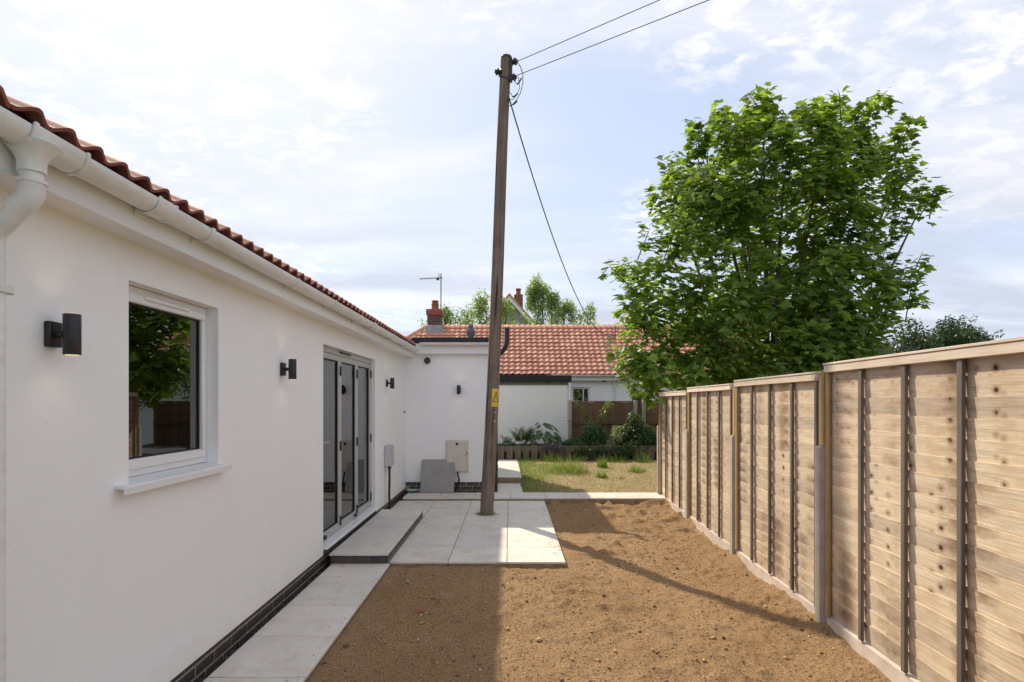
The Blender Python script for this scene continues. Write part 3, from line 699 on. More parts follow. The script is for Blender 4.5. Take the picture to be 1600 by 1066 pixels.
tag(part('wall_hook', M['black'], None, (XW-.001, XW+.035, 10.02, 10.06, 1.46, 1.48), bev=.003), 'tiny black bracket sticking out near the wall corner', 'bracket')

# ------------------------------------------------------------------ owl ornament on the flat roof
m = MB(); m.lathe([(.0,0),(.045,0),(.052,.02),(.040,.035),(.050,.07),(.060,.12),(.062,.16),(.054,.195),(.042,.212),(.048,.235),(.050,.258),(.044,.282),(.028,.297),(0,.302)], n=16)
o = thing('owl_ornament', 'grey owl figure standing on the flat roof edge', 'owl ornament', at(735.5, 527.0, 10.55)); o.location.z = 2.80
m.build('body', M['owl'], o)
for s in (-1, 1):
    MB().tube([(s*.032,-.005,.27),(s*.040,-.004,.325)], [.014,.002], 8).build('ear_tuft', M['owl'], o)
    MB().tube([(s*.019,-.043,.256),(s*.019,-.052,.256)], [.013,.009], 10).build('eye', M['yellow'], o)
    MB().tube([(s*.05,.0,.19),(s*.062,.01,.13),(s*.045,.03,.05)], [.016,.022,.006], 8).build('wing', M['owl'], o)
MB().tube([(0,-.046,.245),(0,-.062,.226)], [.009,.002], 6).build('beak', M['owl'], o)

def blades(pos, h, w, lean=.5, spread=None):
    n = len(pos); a = rng.uniform(0, 6.28, n); l = rng.uniform(0, lean, n)*h
    if spread is not None: dirx, diry = spread[:,0], spread[:,1]
    else: dirx, diry = np.cos(a), np.sin(a)
    b = rng.uniform(0, 6.28, n); ux, uy = np.cos(b)*w, np.sin(b)*w
    P0 = pos; top = pos+np.stack([dirx*l, diry*l, h*np.sqrt(np.clip(1-(l/h)**2*.6, .1, 1))], -1); mid = pos+np.stack([dirx*l*.3, diry*l*.3, h*.55], -1)
    U = np.stack([ux, uy, np.zeros(n)], -1)
    v = np.stack([P0-U, P0+U, mid+U*.7, mid-U*.7, top, top], 1)
    idx = (np.arange(n)*6)[:,None]
    f = np.concatenate([idx+np.array([[0,1,2,3]]), idx+np.array([[3,2,4,5]])], 0)
    return v.reshape(-1,3), f
def blade_obj(name, pos, h, w, mat, lean=.5, spread=None):
    v, f = blades(pos, h, w, lean, spread); v = v+0.0
    v[5::6] += np.array([.0006, .0004, 0]); return ob(name, npmesh(name, v, f, mat, smooth=False))
def blade_obj_early(pos, h):
    o = blade_obj('weeds', pos, h, .003, M['grass'], .9); return stuff(tag(o, 'few small weeds around the foot of the wooden pole', 'weeds'))

# ------------------------------------------------------------------ the wooden pole
PB = Vector((-.345, 8.33, 0)); PT = Vector((-.050, 8.33, 6.69)); ax = (PT-PB); PL = ax.length
q = ax.to_track_quat('Z', 'Y').to_euler()
pole = thing('utility_pole', 'tall leaning wooden utility pole set in the patio', 'utility pole', PB, (0, math.atan2(ax.x, ax.z), 0))
m = MB(); n = 22; k = 34; vs = []
for i in range(k):
    z = -.25+(PL+.25)*i/(k-1); r = .098-.021*max(0, z)/PL
    for j in range(n):
        a = 2*math.pi*j/n; rr = r*(1+.022*math.sin(3*a+z*.7)+.012*math.sin(7*a+z*1.9)); vs.append((rr*math.cos(a)+.010*math.sin(z*.8), rr*math.sin(a), z))
m.add(vs, [(i*n+j, i*n+(j+1) % n, (i+1)*n+(j+1) % n, (i+1)*n+j) for i in range(k-1) for j in range(n)]+[tuple(range((k-1)*n, k*n))])
m.build('shaft', M['pole'], pole, ang=70)
m = MB(); pv = [(PB.x+(.135+.035*math.sin(3*a)+.02*math.sin(5*a+1))*math.cos(a)*1.15, PB.y+(.13+.03*math.sin(2*a+2))*math.sin(a)) for a in [i*6.283/28 for i in range(28)]]
m.prism(pv, 'z', -.01, .004); m.build('mortar_patch', M['mortar'], patio)
n_ = 70; aa = rng.uniform(0, 6.28, n_); rw = rng.uniform(.10, .16, n_)
bw = blade_obj_early(np.stack([PB.x+rw*np.cos(aa), PB.y+rw*np.sin(aa), np.full(n_, .004)], -1), rng.uniform(.015, .06, n_))
def insul(loc, d):
    m = MB(); a = Vector(loc); d = Vector(d).normalized()
    m.tube([a, a+d*.025, a+d*.03, a+d*.055, a+d*.06, a+d*.085, a+d*.09, a+d*.11], [.03,.05,.034,.034,.05,.05,.030,.024], 12); m.build('insulator', M['blackplastic'], pole)
insul((.06,-.03,PL-.09), (1,-.35,.1)); insul((-.06,-.03,PL-.24), (-1,-.3,0)); insul((.055,-.03,PL-.32), (1,-.3,.12)); 
m = MB(); m.tube([(0,0,PL-.02),(0,0,PL+.012)], [.085,.075], 14); m.build('cap', M['blackplastic'], pole)
m = MB(); m.tube([(-.10,-.06,PL-.30),(.09,-.075,PL-.36)], .018, 8); m.tube([(.07,-.06,PL-.06),(.085,-.07,PL-.40)], .016, 8); m.build('strap', M['galv'], pole)
def loop(pts, r=.006): return MB().tube(pts, r, 6)
W1 = at(806, 97, 8.27); W2 = at(800, 121, 8.27)
def cat(p0, p1, sag, n=24):
    p0, p1 = Vector(p0), Vector(p1); return [p0.lerp(p1, i/n)-Vector((0,0,sag*4*(i/n)*(1-i/n))) for i in range(n+1)]
def px(x, y, Y=8.2): return at(x, y, Y)
tag(MB().tube(cat(W1, W1+Vector((5.5,-4.33,-.12))*5, .10), .0055, 6).build('overhead_wire', M['galv']), 'upper of two dark wires running from pole top to the sky edge', 'wire')
w2e = W2+Vector((5.5,-3.75,.10))*5
tag(MB().tube(cat(W2, w2e, .10), .0055, 6).build('overhead_wire', M['galv']), 'lower of two dark wires running from pole top to the sky edge', 'wire')
jl = MB()
jl.tube([px(807,96),px(813,104),px(817,116),px(817,130),px(813,146),px(806,158),px(799,165),px(794,166)], .006, 6); jl.tube([px(815,122),px(811,129),px(808,132)], .011, 6)
jl.tube([px(799,115),px(804,127),px(808,132)], .005, 6); jl.tube([px(810,120),px(812,138),px(808,147)], .005, 6); jl.tube([px(809,146),px(805,150),px(801,152)], .011, 6); jl.tube([px(801,152),px(799,147),px(796,144)], .005, 6)
jl.tube([px(808,147),px(802,156),px(797,155),px(794,150)], .005, 6); jl.tube([px(808,158),px(804,162),px(801,164)], .011, 6)
o = jl.build('jumper_wire', M['galv']); mw = o.matrix_world.copy(); o.parent = pole; bpy.context.view_layer.update(); o.matrix_parent_inverse = pole.matrix_world.inverted()
HW = at(961, 517, 21.6)
tag(MB().tube(cat(px(795, 152, 8.25), HW, 1.25, 40), .011, 6).build('service_cable', M['galv']), 'single dark cable sagging from pole to the tiled cottage roof', 'wire')
# warning sign bent round the pole, facing right
def curved(mb, a0, a1, z0, z1, r, n=8):
    vs = []
    for i in range(n+1):
        a = a0+(a1-a0)*i/n
        for z in (z0, z1): vs.append(((r)*math.cos(a), r*math.sin(a), z))
    mb.add(vs, [(2*i, 2*i+2, 2*i+3, 2*i+1) for i in range(n)])
sz = 1.70; sr = .1025; ac = R(-52)
sg = MB(); curved(sg, ac-.62, ac+.62, sz-.115, sz+.145, sr); sgn = sg.build('sign_plate', M['yellow'], pole)
def pt_(u, w): a = ac+u/sr; return ((sr+.0012)*math.cos(a), (sr+.0012)*math.sin(a), sz+w)
def strip_(mb, p, q, wd):
    p, q = Vector(p), Vector(q); d = (q-p).normalized(); nn = Vector((-d.y, d.x))*wd/2; vs = []; k = 8
    for i in range(k+1):
        c = p.lerp(q, i/k); vs += [pt_(*(c-nn)), pt_(*(c+nn))]
    mb.add(vs, [(2*i, 2*i+2, 2*i+3, 2*i+1) for i in range(k)])
sy = MB()
for p, q in (((-.050,-.045),(.050,-.045)), ((.050,-.045),(0,.10)), ((0,.10),(-.050,-.045))): strip_(sy, p, q, .010)
strip_(sy, (.006,.055),(-.012,.012), .009); strip_(sy, (-.012,.012),(.010,.012), .007); strip_(sy, (.010,.012),(-.004,-.032), .007)
sy.build('warning_symbol', M['black'], sgn)
for (z, r_) in ((1.50, .012), (1.37, .016)):
    m = MB(); m.tube([(0,0,0),(.006,0,0)], r_, 10); o = m.build('pole_tag', M['steel'], pole); a = R(-55); o.location = (.096*math.cos(a), .096*math.sin(a), z); o.rotation_euler = (0,0,a)

# ------------------------------------------------------------------ timber fence on the right
FEN = thing('garden_fence', 'weathered overlapping slat fence with concrete posts along the right side', 'fence', (0, 0, 0))
FD = math.atan2(1.0, .046)                               # local +x runs away from the camera, +y faces the garden
PY = [10.08, 8.15, 6.27, 4.34, 2.41, .48]
TOPS = [1.80, 1.84, 1.87, 1.925, 1.925]
me_post = MB().box(-.05, .05, -.055, .055, -.5, 1.30).mesh('fence_post', M['concrete'], bev=.012, seg=2)
PTOP = [1.23, 1.25, 1.283, 1.313, 1.32, 1.32]
slat_me = []
def make_slat(seed, L):
    r = random.Random(seed); n = 22; m = MB(); vs = []
    ph = [r.uniform(0, 6.28) for _ in range(4)]
    for i in range(n+1):
        x = L*i/n
        e = .0022*math.sin(x*5+ph[0])+.0012*math.sin(x*13+ph[1])+.001*math.sin(x*31+ph[2])
        if seed % 5 == 4: e -= .014*math.exp(-((x-L*.45)/.16)**2)
        b = .004*math.sin(x*4+ph[3]); w = .0018*math.sin(x*9+ph[1])
        vs += [(x, .0075+w*.5, .124+e), (x, -.0005+w*.5, .124+e), (x, -.0075+w*.5, b), (x, .0005+w*.5, b)]
    fs = []
    for i in range(n):
        a = 4*i; c = a+4
        fs += [(a, a+1, c+1, c), (a+1, a+2, c+2, c+1), (a+2, a+3, c+3, c+2), (a+3, a, c, c+3)]
    m.add(vs, fs+[(0,3,2,1), (4*n, 4*n+1, 4*n+2, 4*n+3)]); return m.mesh('slat', M['slat'], smooth=False)
for s_ in range(10): slat_me.append(make_slat(s_, 1.80))
for i in range(6):
    y = PY[i]
    if i == 5: rs_keep = random.getstate()
    p = ob('post', me_post, FEN, (fence_x(y), y, PTOP[i]-1.30), (0, 0, FD+random.uniform(-.01,.01)))
    if i < 6:
        e = part('post_extension', M['newwood'], p, (-.045, -.008, -.035, .030, 1.305, 1.30+TOPS[max(i-1,0)]-PTOP[i]+.02)) 
        if i > 0: part('post_extension', M['newwood'], p, (-.003, .038, -.032, .024, 1.305, 1.30+TOPS[i-1]-PTOP[i]-.01))
random.setstate(rs_keep)
for i in range(5):
    if i == 4: rs_keep = random.getstate()
    y1, y0 = PY[i], PY[i+1]
    yb = y0+.06; L = 1.80; top = TOPS[i]; bot = .035+.004*i
    hgt = top-bot; pn = MB().box(-.005, 1.805, -.030, .050, hgt-.002, hgt+.014).box(0, 1.80, .0135, .044, hgt-.056, hgt-.003).build('fence_panel', M['rail'], FEN, bev=.003)
    pn.location = (fence_x(yb), yb, bot); pn.rotation_euler = (0, 0, FD)
    ns = 17; pitch = (hgt-.05)/ns; phase = random.random()*5; tone = random.random()
    for s in range(ns):
        if s in (0, 5, 11): tone = random.random(); phase = random.random()*9
        o = ob('slat', slat_me[random.randrange(10)], pn, (0, -.004, s*pitch), (random.uniform(-.008,.008), random.uniform(-.0025,.0025), 0)); phase += .035
        o.scale = (1, 1, 1.0); o.color = (phase/10, tone, 0, 1)
    wob = lambda: random.uniform(-.006, .006)
    for k_, xx in enumerate((.0, .42, .88, 1.33, 1.755)):
        a_ = xx if k_ in (0, 4) else xx+wob()
        part('batten', M['newwood'] if k_ == 4 else M['batten'], pn, (a_, a_+.038, .0125, .034, .005, hgt-.058), bev=.003)
    g = part('gravel_board', M['gboard'], FEN, (0, 1.81, -.025, .020, -.30, -.004), bev=.006); g.location = (fence_x(yb), yb, bot); g.rotation_euler = (0,0,FD)

random.setstate(rs_keep)

# ------------------------------------------------------------------ lawn, bed and rear boundary
def lawn_z(X, Y): return .030+.115*np.clip((Y-10.2)/4.4, 0, 1)+.03*vnoise(X, Y, 1.5, 41)+.02*vnoise(X, Y, 7, 42)
struct(ob('lawn', grid('lawn', .20, 7.0, 10.09, 14.75, .05, lawn_z, M['lawn'])))
n = 16000; X = .22+rng.random(n)**1.3*3.6; Y = 10.15+4.55*rng.random(n)
gm = 1.15-1.5*(X-.22)+1.6*vnoise(X, Y, 1.2, 50)+np.clip((Y-13.6)*.8, 0, .8)+np.where((X > 1.9)&(Y < 10.9), .9, 0)
isg = gm+.25*rng.normal(size=n) > .35
g = np.stack([X, Y, lawn_z(X, Y)], -1)
stuff(tag(blade_obj('grass', g[isg], rng.uniform(.03, .085, isg.sum()), .003, M['grass'], .8), 'green grass along the back path and lawn edges', 'grass'))
stuff(tag(blade_obj('dry_grass', g[~isg], rng.uniform(.012, .04, (~isg).sum()), .0035, M['straw'], 1.0), 'straw coloured dry grass on the small lawn', 'grass'))
def clump(label, x, y, Yd, n, h, r, mat=None):
    c = at(x, y, Yd); c.z = float(lawn_z(np.array([c.x]), np.array([Yd]))[0]) if Yd < 14.7 else c.z
    a = rng.uniform(0, 6.28, n); rr = r*np.sqrt(rng.random(n))
    pos = np.stack([rr*np.cos(a)*.75, rr*np.sin(a)*.75, np.zeros(n)], -1); aj = a+rng.normal(0,.9,n); sp = np.stack([np.cos(aj), np.sin(aj)], -1)*(.25+rng.random(n)*1.1)[:,None]
    o = blade_obj('grass_clump', pos, (.15+.85*rng.random(n)**1.6)*h*(1.15-.85*(rr/r)**1.5), .0042, mat or M['grass'], .95, sp); o.location = c
    return tag(o, label, 'grass clump', 'grass clumps on the small lawn')
clump('largest bright green grass clump on the dry lawn', 888, 742, 12.6, 560, .60, .62)
clump('upright grass clump right of the largest clump, near the bed', 941, 733, 13.3, 260, .40, .17)
clump('small grass clump in front of the upright clump', 940, 748, 11.9, 200, .28, .16)
clump('spreading grass clump at the right of the small lawn', 995, 738, 12.7, 300, .30, .26)
clump('tiny grass clump below the spreading clump', 970, 750, 11.7, 60, .14, .14)
clump('tall weedy clump before the boards at the lawn back right', 1005, 716, 14.3, 200, .42, .3)
clump('dark grassy clump against the boards left of centre', 860, 717, 14.4, 260, .30, .35)
clump('loose grassy clump against the boards at mid bed', 965, 717, 14.4, 240, .30, .4)
# retaining boards
rb = thing('raised_bed_edging', 'low edging of upright grey brown boards with dark slots', 'bed edging', (0, 14.72, .1))
brd = MB().box(-.078, .078, -.02, .02, -.1, .42).mesh('board', M['sleeper'], bev=.004); brs = MB().box(-.03, .03, -.014, .014, .27, .41).mesh('board', M['sleeper'], bev=.003)
x = -.45; i = 0
while x < 4.4:
    ob('board', brd, rb, (x, random.uniform(-.006,.006), random.uniform(-.012,.008)), (0, random.uniform(-.01,.01), 0)); ob('board', brs, rb, (x+.108, .004, random.uniform(-.01,.0))); x += .216+random.uniform(-.004,.004)
part('backing', M['felt'], rb, (-.5, 4.4, .05, .06, -.1, .36))
struct(ob('planting_bed', grid('planting_bed', -.5, 6.5, 14.80, 16.45, .06, lambda X, Y: .44+.05*vnoise(X, Y, 4, 61), simple('bed_soil', (.055,.038,.024), .95, var=.4, scale=12, bump=.8, bs=40))))
# rear fence
rfy = 16.40
rfn = thing('rear_fence', 'brown vertical board fence behind the planting bed', 'fence', (1.72, rfy, .4))
fb = MB().box(-.052, .052, -.008, .008, 0, 1.24).mesh('board', M['brownfence'], bev=.003)
x = .06; i = 0
while x < 4.6: ob('board', fb, rfn, (x, (i % 2)*.010, random.uniform(-.006,.006)), (0,0,random.uniform(-.03,.03))); x += .098; i += 1
part('rail', M['brownfence'], rfn, (0, 4.6, -.055, -.012, .62, .69)); part('rail', M['brownfence'], rfn, (0, 4.6, -.02, .04, 1.245, 1.275))
for (x_, nm) in ((0.0, 'p'), (1.88, 'p'), (2.12, 'p')): part('post', M['concrete'], rfn, (x_-.05, x_+.05, -.10, -.012 if x_ else .06, -.3, 1.30), bev=.008)
tag(MB().tube([(1.50,16.30,1.14),(1.60,16.28,1.13),(1.74,16.27,1.12)], .014, 6).build('latch_bar', M['steel']), 'small metal bar between white wall and rear fence post', 'bar')

# white flat roofed outbuilding behind the bed
ext = thing('outbuilding', 'white rendered outbuilding with black edged flat roof behind the bed', 'outbuilding', (0, 16.5, 0))
part('wall', M['render'], ext, (-1.7, 1.66, 0, 3.2, -.2, 2.14), smooth=False)
part('timber_band', M['mossy'], ext, (-1.72, 1.675, -.03, 3.2, 2.142, 2.235))
part('roof_edge', M['felt'], ext, (-1.75, 1.78, -.07, 3.3, 2.238, 2.42), bev=.008)
m = MB(); m.tube([(1.73,-.02,2.2),(1.73,-.02,1.95),(1.72,.0,.3)], .034, 10); m.build('downpipe', M['upvc'], ext)

# ------------------------------------------------------------------ the cottage with pantiles
cot = thing('cottage', 'long white cottage with orange pantile roof behind the gardens', 'cottage', (0, 20, 0))
CP = R(40); cc, cs = math.cos(CP), math.sin(CP); EZc = 2.60; RR = 2.25
hx0, hx1 = -5.7, 9.5
WN = [(3.05-.85, 3.05-.22, 1.62, 2.16), (4.30, 4.98, 1.55, 2.05), (5.25, 5.9, 1.55, 2.05)]
wall = MB()
ws = wall_grid(0, -.3, -9.5, 5.5, -.2, 2.62, [(-b, -a, c, d) for a, b, c, d in WN])
wall.add([(-p[1], .25-p[0]*1.0, p[2]) for p in ws.v], ws.f); wall.box(-5.5, -5.2, .56, 4.3, -.2, 2.62); wall.box(9.2, 9.5, .56, 4.3, -.2, 2.62); wall.box(-5.2, 9.2, 4.0, 4.3, -.2, 2.62); wall.box(-5.1, 9.1, 1.6, 1.65, -.2, 2.6)
wall.build('wall', M['render'], cot, smooth=False)
for a, b, c, d in WN:
    w = MB(); y0, y1 = .29, .35; e = .05
    w.box(a, a+e, y0, y1, c, d); w.box(b-e, b, y0, y1, c, d); w.box(a+e, b-e, y0, y1, c, c+e); w.box(a+e, b-e, y0, y1, d-e, d); mid = (a+b)/2+.1; w.box(mid-.02, mid+.02, y0, y1, c+e, d-e)
    wo = w.build('window', M['upvc'], cot); part('pane', M['glass'], wo, (a+e, mid-.02, .32, .325, c+e, d-e), smooth=False); part('pane', M['glass'], wo, (mid+.02, b-e, .32, .325, c+e, d-e), smooth=False)
    part('curtain', M['plaster'], wo, (a-.05, a+.14, .60, .62, c-.1, d+.05))
part('hood', M['upvc'], cot, (2.1, 2.95, .22, .28, 2.165, 2.195))
part('gutter', M['gutter'], cot, (1.30, 3.72, -.12, .02, 2.545, 2.60), (3.9, 8.5, -.12, .02, 2.50, 2.56), bev=.02); part('fascia', M['upvc'], cot, (-5.6, 9.5, .03, .06, 2.40, 2.60))
m = MB(); m.tube([(3.72,-.05,2.56),(3.72,-.03,2.46),(3.72,.2,2.36),(3.72,.2,.2)], .035, 10); m.build('downpipe', M['upvc'], cot)
m = MB(); m.tube([(3.34,.24,2.43),(3.34,.17,2.43)], .075, 18); m.build('alarm_bell', M['blackplastic'], cot); m = MB(); m.tube([(3.355,.168,2.435),(3.355,.163,2.435)], .03, 12); m.build('alarm_centre', M['upvc'], cot)
r = MB(); z1 = EZc+RR*cs/cc; 
r.add([(hx0,-.10,EZc-.04),(hx1,-.10,EZc-.04),(hx1,RR,z1-.0),(hx0+RR+.1,RR,z1-.0),(hx0,2*RR,EZc),(hx1,2*RR,EZc)], [(0,1,2,3),(3,2,5,4),(0,3,4)])
croof = r.build('roof', M['mossy'], cot)
tmc = tile_mesh('pantile', .213, 1, .31, .022, M['tileold'], .052, amp=1.1, n=8); me_pt = tmc.mesh('tile', M['tileold'], ang=50)
tms = tile_mesh('pantile', .213, 1, .31, .022, M['tileold'], .052, amp=1.1, n=5)
fieldt = MB(); cnt = 0; GA = .246; rows = int((RR/cc+.1)/GA)+1
for rr_ in range(rows):
    s = rr_*GA
    for c_ in range(int((hx1-hx0)/.21)):
        x = hx0+c_*.21; yy = -.12+s*cc; zz = EZc-.03+s*cs+.03
        if x < hx0+max(0, yy)+.15: continue
        mat4 = Matrix.Translation((x, yy, zz))@Matrix.Rotation(R(-90), 4, 'Z')@Matrix.Rotation(CP, 4, 'Y')@Matrix.Scale(-1, 4, (0,1,0))
        # tile local -x runs up the slope
        if -.55 < x < 4.70 and cnt < 300:
            o = ob('tile', me_pt, croof); jit = Matrix.Rotation(random.uniform(-.02,.02), 4, 'Z')@Matrix.Translation((0,0,random.uniform(-.004,.006)))
            o.matrix_basis = Matrix.Translation((x, yy, zz))@Matrix(((0,1,0,0),(-1,0,0,0),(0,0,1,0),(0,0,0,1))).inverted().to_4x4()@Matrix.Identity(4) if False else Matrix(((0,1,0,x),(-cc,0,-cs*1.0,yy),(-cs,0,cc,zz),(0,0,0,1)))@jit
            cnt += 1
        else:
            B = Matrix(((0,1,0,x),(-cc,0,-cs,yy),(-cs,0,cc,zz),(0,0,0,1))); add_tiles(fieldt, tms, B)
stuff(fieldt.build('tile_field', M['tileold'], croof, ang=50))
me_rd = MB().tube([(0,0,0),(.44,0,0)], [.105,.112], 12).mesh('ridge_tile', M['terracotta']); x = hx0+RR+.1
me_rd.materials[0] = M['tileold']
while x < 9.2: ob('ridge_tile', me_rd, croof, (x, RR, z1+.02), (0, random.uniform(-.006,.006), 0)); x += .45
hp = MB()
for k_ in range(7):
    a = Vector((hx0+RR+.1, RR, z1+.03)).lerp(Vector((hx0, -.1, EZc)), k_/7); b = Vector((hx0+RR+.1, RR, z1+.03)).lerp(Vector((hx0, -.1, EZc)), (k_+1)/7); hp.tube([a, b], [.105,.115], 10)
hp.build('hip_tiles', M['tileold'], croof)
ch = part('chimney', M['chimney'], croof, (-3.20, -2.68, RR-.3, RR+.3, z1-.5, 5.00))
ch.parent = cot
part('cap_band', M['terracotta'], ch, (-3.24, -2.64, RR-.34, RR+.34, 5.001, 5.235), bev=.02)
part('flashing', M['lead'], ch, (-3.27, -2.61, RR-.38, RR+.38, z1-.4, z1+.12), bev=.02)
m = MB(); m.lathe([(.15,5.236),(.14,5.36),(.13,5.42),(.155,5.43),(.155,5.46),(.135,5.47),(.13,5.53),(.10,5.53),(.10,5.56),(.15,5.57),(.13,5.60),(.03,5.625)], (-2.93, RR, 0), 14); m.build('pot', M['terracotta'], ch)
mp = part('mounting', M['lead'], croof, (3.72, 3.85, RR-.62, RR-.5, z1-.55, z1-.30)); m = MB(); m.tube([(3.99,RR-.65,z1-.5),(3.99,RR-.66,z1+.03)], .02, 8); m.build('cable_stub', M['galv'], croof)
# tv aerial
c = at(689, 492, 22.3); a = thing('television_aerial', 'thin television aerial on a mast beside the brick chimney', 'aerial', c)
top = at(688.5, 431, 22.3)-c; m = MB(); m.tube([(0,0,-.9),(0,0,top.z+.08)], .020, 8); m.build('mast', M['galv'], a)
bo = MB(); l = at(656, 436, 22.3)-c; rr2 = at(691.5, 434, 22.3)-c; bo.tube([l, rr2], .013, 6); bo.build('boom', M['galv'], a)
for k_ in range(12):
    f_ = k_/11*.96; p = Vector(l).lerp(Vector(rr2), f_); h_ = .05+.05*f_; MB().tube([p+Vector((0,-.20,0)), p+Vector((0,.20,0))], .006, 5).build('element', M['galv'], a)
p = Vector(l).lerp(Vector(rr2), .84); MB().tube([p+Vector((0,0,-.10)), p+Vector((0,0,.17))], .016, 6).build('reflector', M['galv'], a); part('balun', M['blackplastic'], a, (p.x-.10, p.x-.02, -.03, .03, p.z-.09, p.z-.01))

# gabled house far behind
gh = thing('gabled_house', 'distant grey gabled house with white bargeboards half hidden by trees', 'house', (0, 34, 0))
ap = at(796, 463, 34); gx = ap.x; gz = ap.z; hw = 3.1; ez = gz-3.5
m = MB(); m.prism([(gx-hw,-.2),(gx+hw,-.2),(gx+hw,ez),(gx,gz-.25),(gx-hw,ez)], 'y', 0, 8); m.build('wall', M['greywall'], gh)
for s in (-1, 1):
    m = MB(); d = Vector((s*hw, 0, ez-gz)); m.prism([(gx, gz), (gx+s*hw*1.1, gz+(ez-gz)*1.1), (gx+s*hw*1.1, gz+(ez-gz)*1.1-.28), (gx, gz-.28)], 'y', -.25, -.19); m.build('bargeboard', M['upvc'], gh)
    m = MB(); m.prism([(gx, gz+.14), (gx+s*hw*1.13, gz+(ez-gz)*1.13+.12), (gx+s*hw*1.1, gz+(ez-gz)*1.1), (gx, gz)], 'y', -.3, 8.2); m.build('roof', M['tileold'], gh)
cx_ = at(810, 470, 36).x; ch2 = part('chimney', M['chimney'], gh, (cx_-.28, cx_+.28, 1.6, 2.3, gz-1.6, at(810,462,36).z), bev=.01); ch2.data.materials[0] = simple('brown_brick', (.20,.10,.055), .9, var=.3, scale=12)
m = MB(); zt = at(810,462,36).z; m.lathe([(.17,zt),(.15,zt+.15),(.14,zt+.30),(.17,zt+.31),(.17,zt+.42),(.12,zt+.43)], (cx_, 1.95, 0), 12); m.build('pot', M['terracotta'], ch2)
part('window', M['felt'], gh, (gx-.45, gx+.45, -.04, .02, gz-2.9, gz-1.7))

# ------------------------------------------------------------------ foliage
def inst(tv, tf, pos, X, Yv, Z, sc):
    n = len(pos); Rm = np.stack([X, Yv, Z], -1)
    v = np.einsum('nij,kj->nki', Rm, tv)*sc[:,None,None]+pos[:,None,:]
    f = tf[None]+(np.arange(n)*len(tv))[:,None,None]
    return v.reshape(-1,3), f.reshape(-1, tf.shape[1])
def nrm(a): return a/np.maximum(np.linalg.norm(a, axis=-1, keepdims=True), 1e-9)
def frames(normal, along):
    Z = nrm(normal); X = nrm(along-(along*Z).sum(-1, keepdims=True)*Z); Yv = np.cross(Z, X); return X, Yv, Z
# maple leaf: x along midrib 0..1
half_ = [(0,0,0),(.02,.20,.01),(-.10,.40,.02),(.18,.36,.035),(.30,.60,.0),(.44,.42,.035),(.62,.40,-.02),(.58,.22,.03),(.74,.16,.01),(1.0,0,-.10),(.42,0,.0)]
tv_m = []; tf_m = []
for s in (1, -1):
    b = len(tv_m); tv_m += [(x, s*y, z) for x, y, z in half_]
    h = [i+b for i in range(11)]; c_ = h[10]
    rim = h[:10]
    for i in range(9): tf_m.append((c_, rim[i], rim[i+1]) if s < 0 else (c_, rim[i+1], rim[i]))
tv_m = np.array(tv_m, float); tv_m[:,0] -= .05; tf_m = np.array(tf_m)
tv_m = tv_m  # both halves share an edge position; welding is not needed at this size
# simple oval leaf
tv_o = np.array([(0,0,0),(.35,.22,.03),(.35,-.22,.03),(.4,0,0),(1,0,-.06)], float); tf_o = np.array([(0,3,1),(0,2,3),(1,3,4),(3,2,4)])

def in_poly(px_, py_, poly):
    c = np.zeros(len(px_), bool); j = len(poly)-1
    for i in range(len(poly)):
        xi, yi = poly[i]; xj, yj = poly[j]
        c ^= ((yi > py_) != (yj > py_)) & (px_ < (xj-xi)*(py_-yi)/(yj-yi+1e-12)+xi); j = i
    return c
TYc = 11.3
tree = thing('maple_tree', 'large green maple tree standing behind the right fence', 'tree', (5.15, TYc, -.2))
def wp(x, y, dy=0): p = at(x, y, TYc); return Vector((p.x-5.15+.44*dy, dy, p.z+.2))
outline = [(1015,622),(990,588),(968,570),(962,545),(975,510),(962,470),(985,408),(1000,440),(1030,425),(1018,385),(1040,350),(1012,310),(1030,285),(1040,245),(1062,280),(1080,212),(1095,240),(1122,178),(1130,205),(1155,190),(1172,160),(1196,142),(1212,180),(1235,185),(1228,225),(1245,245),(1262,225),(1255,185),(1275,165),(1300,190),(1316,138),(1328,175),(1355,190),(1378,165),(1385,205),(1405,225),(1432,200),(1436,240),(1405,280),(1452,292),(1425,320),(1400,345),(1408,370),(1365,395),(1375,420),(1350,440),(1400,430),(1445,408),(1430,440),(1390,470),(1410,490),(1385,525),(1370,560),(1365,640)]
oxz = np.array([tuple(wp(1205+(x-1205)*.93, 400+(y-400)*.93 if y < 560 else y))[0::2] for x, y in outline])
peaks = [(985,400),(966,470),(1012,305),(1040,242),(1080,208),(1122,174),(1150,185),(1172,156),(1196,138),(1212,172),(1238,180),(1275,160),(1298,178),(1316,134),(1350,178),(1380,160),(1405,205),(1434,196),(1420,255),(1455,290),(1425,325),(1408,372),(1446,404),(1420,438),(1410,490),(960,540),(1062,262)]
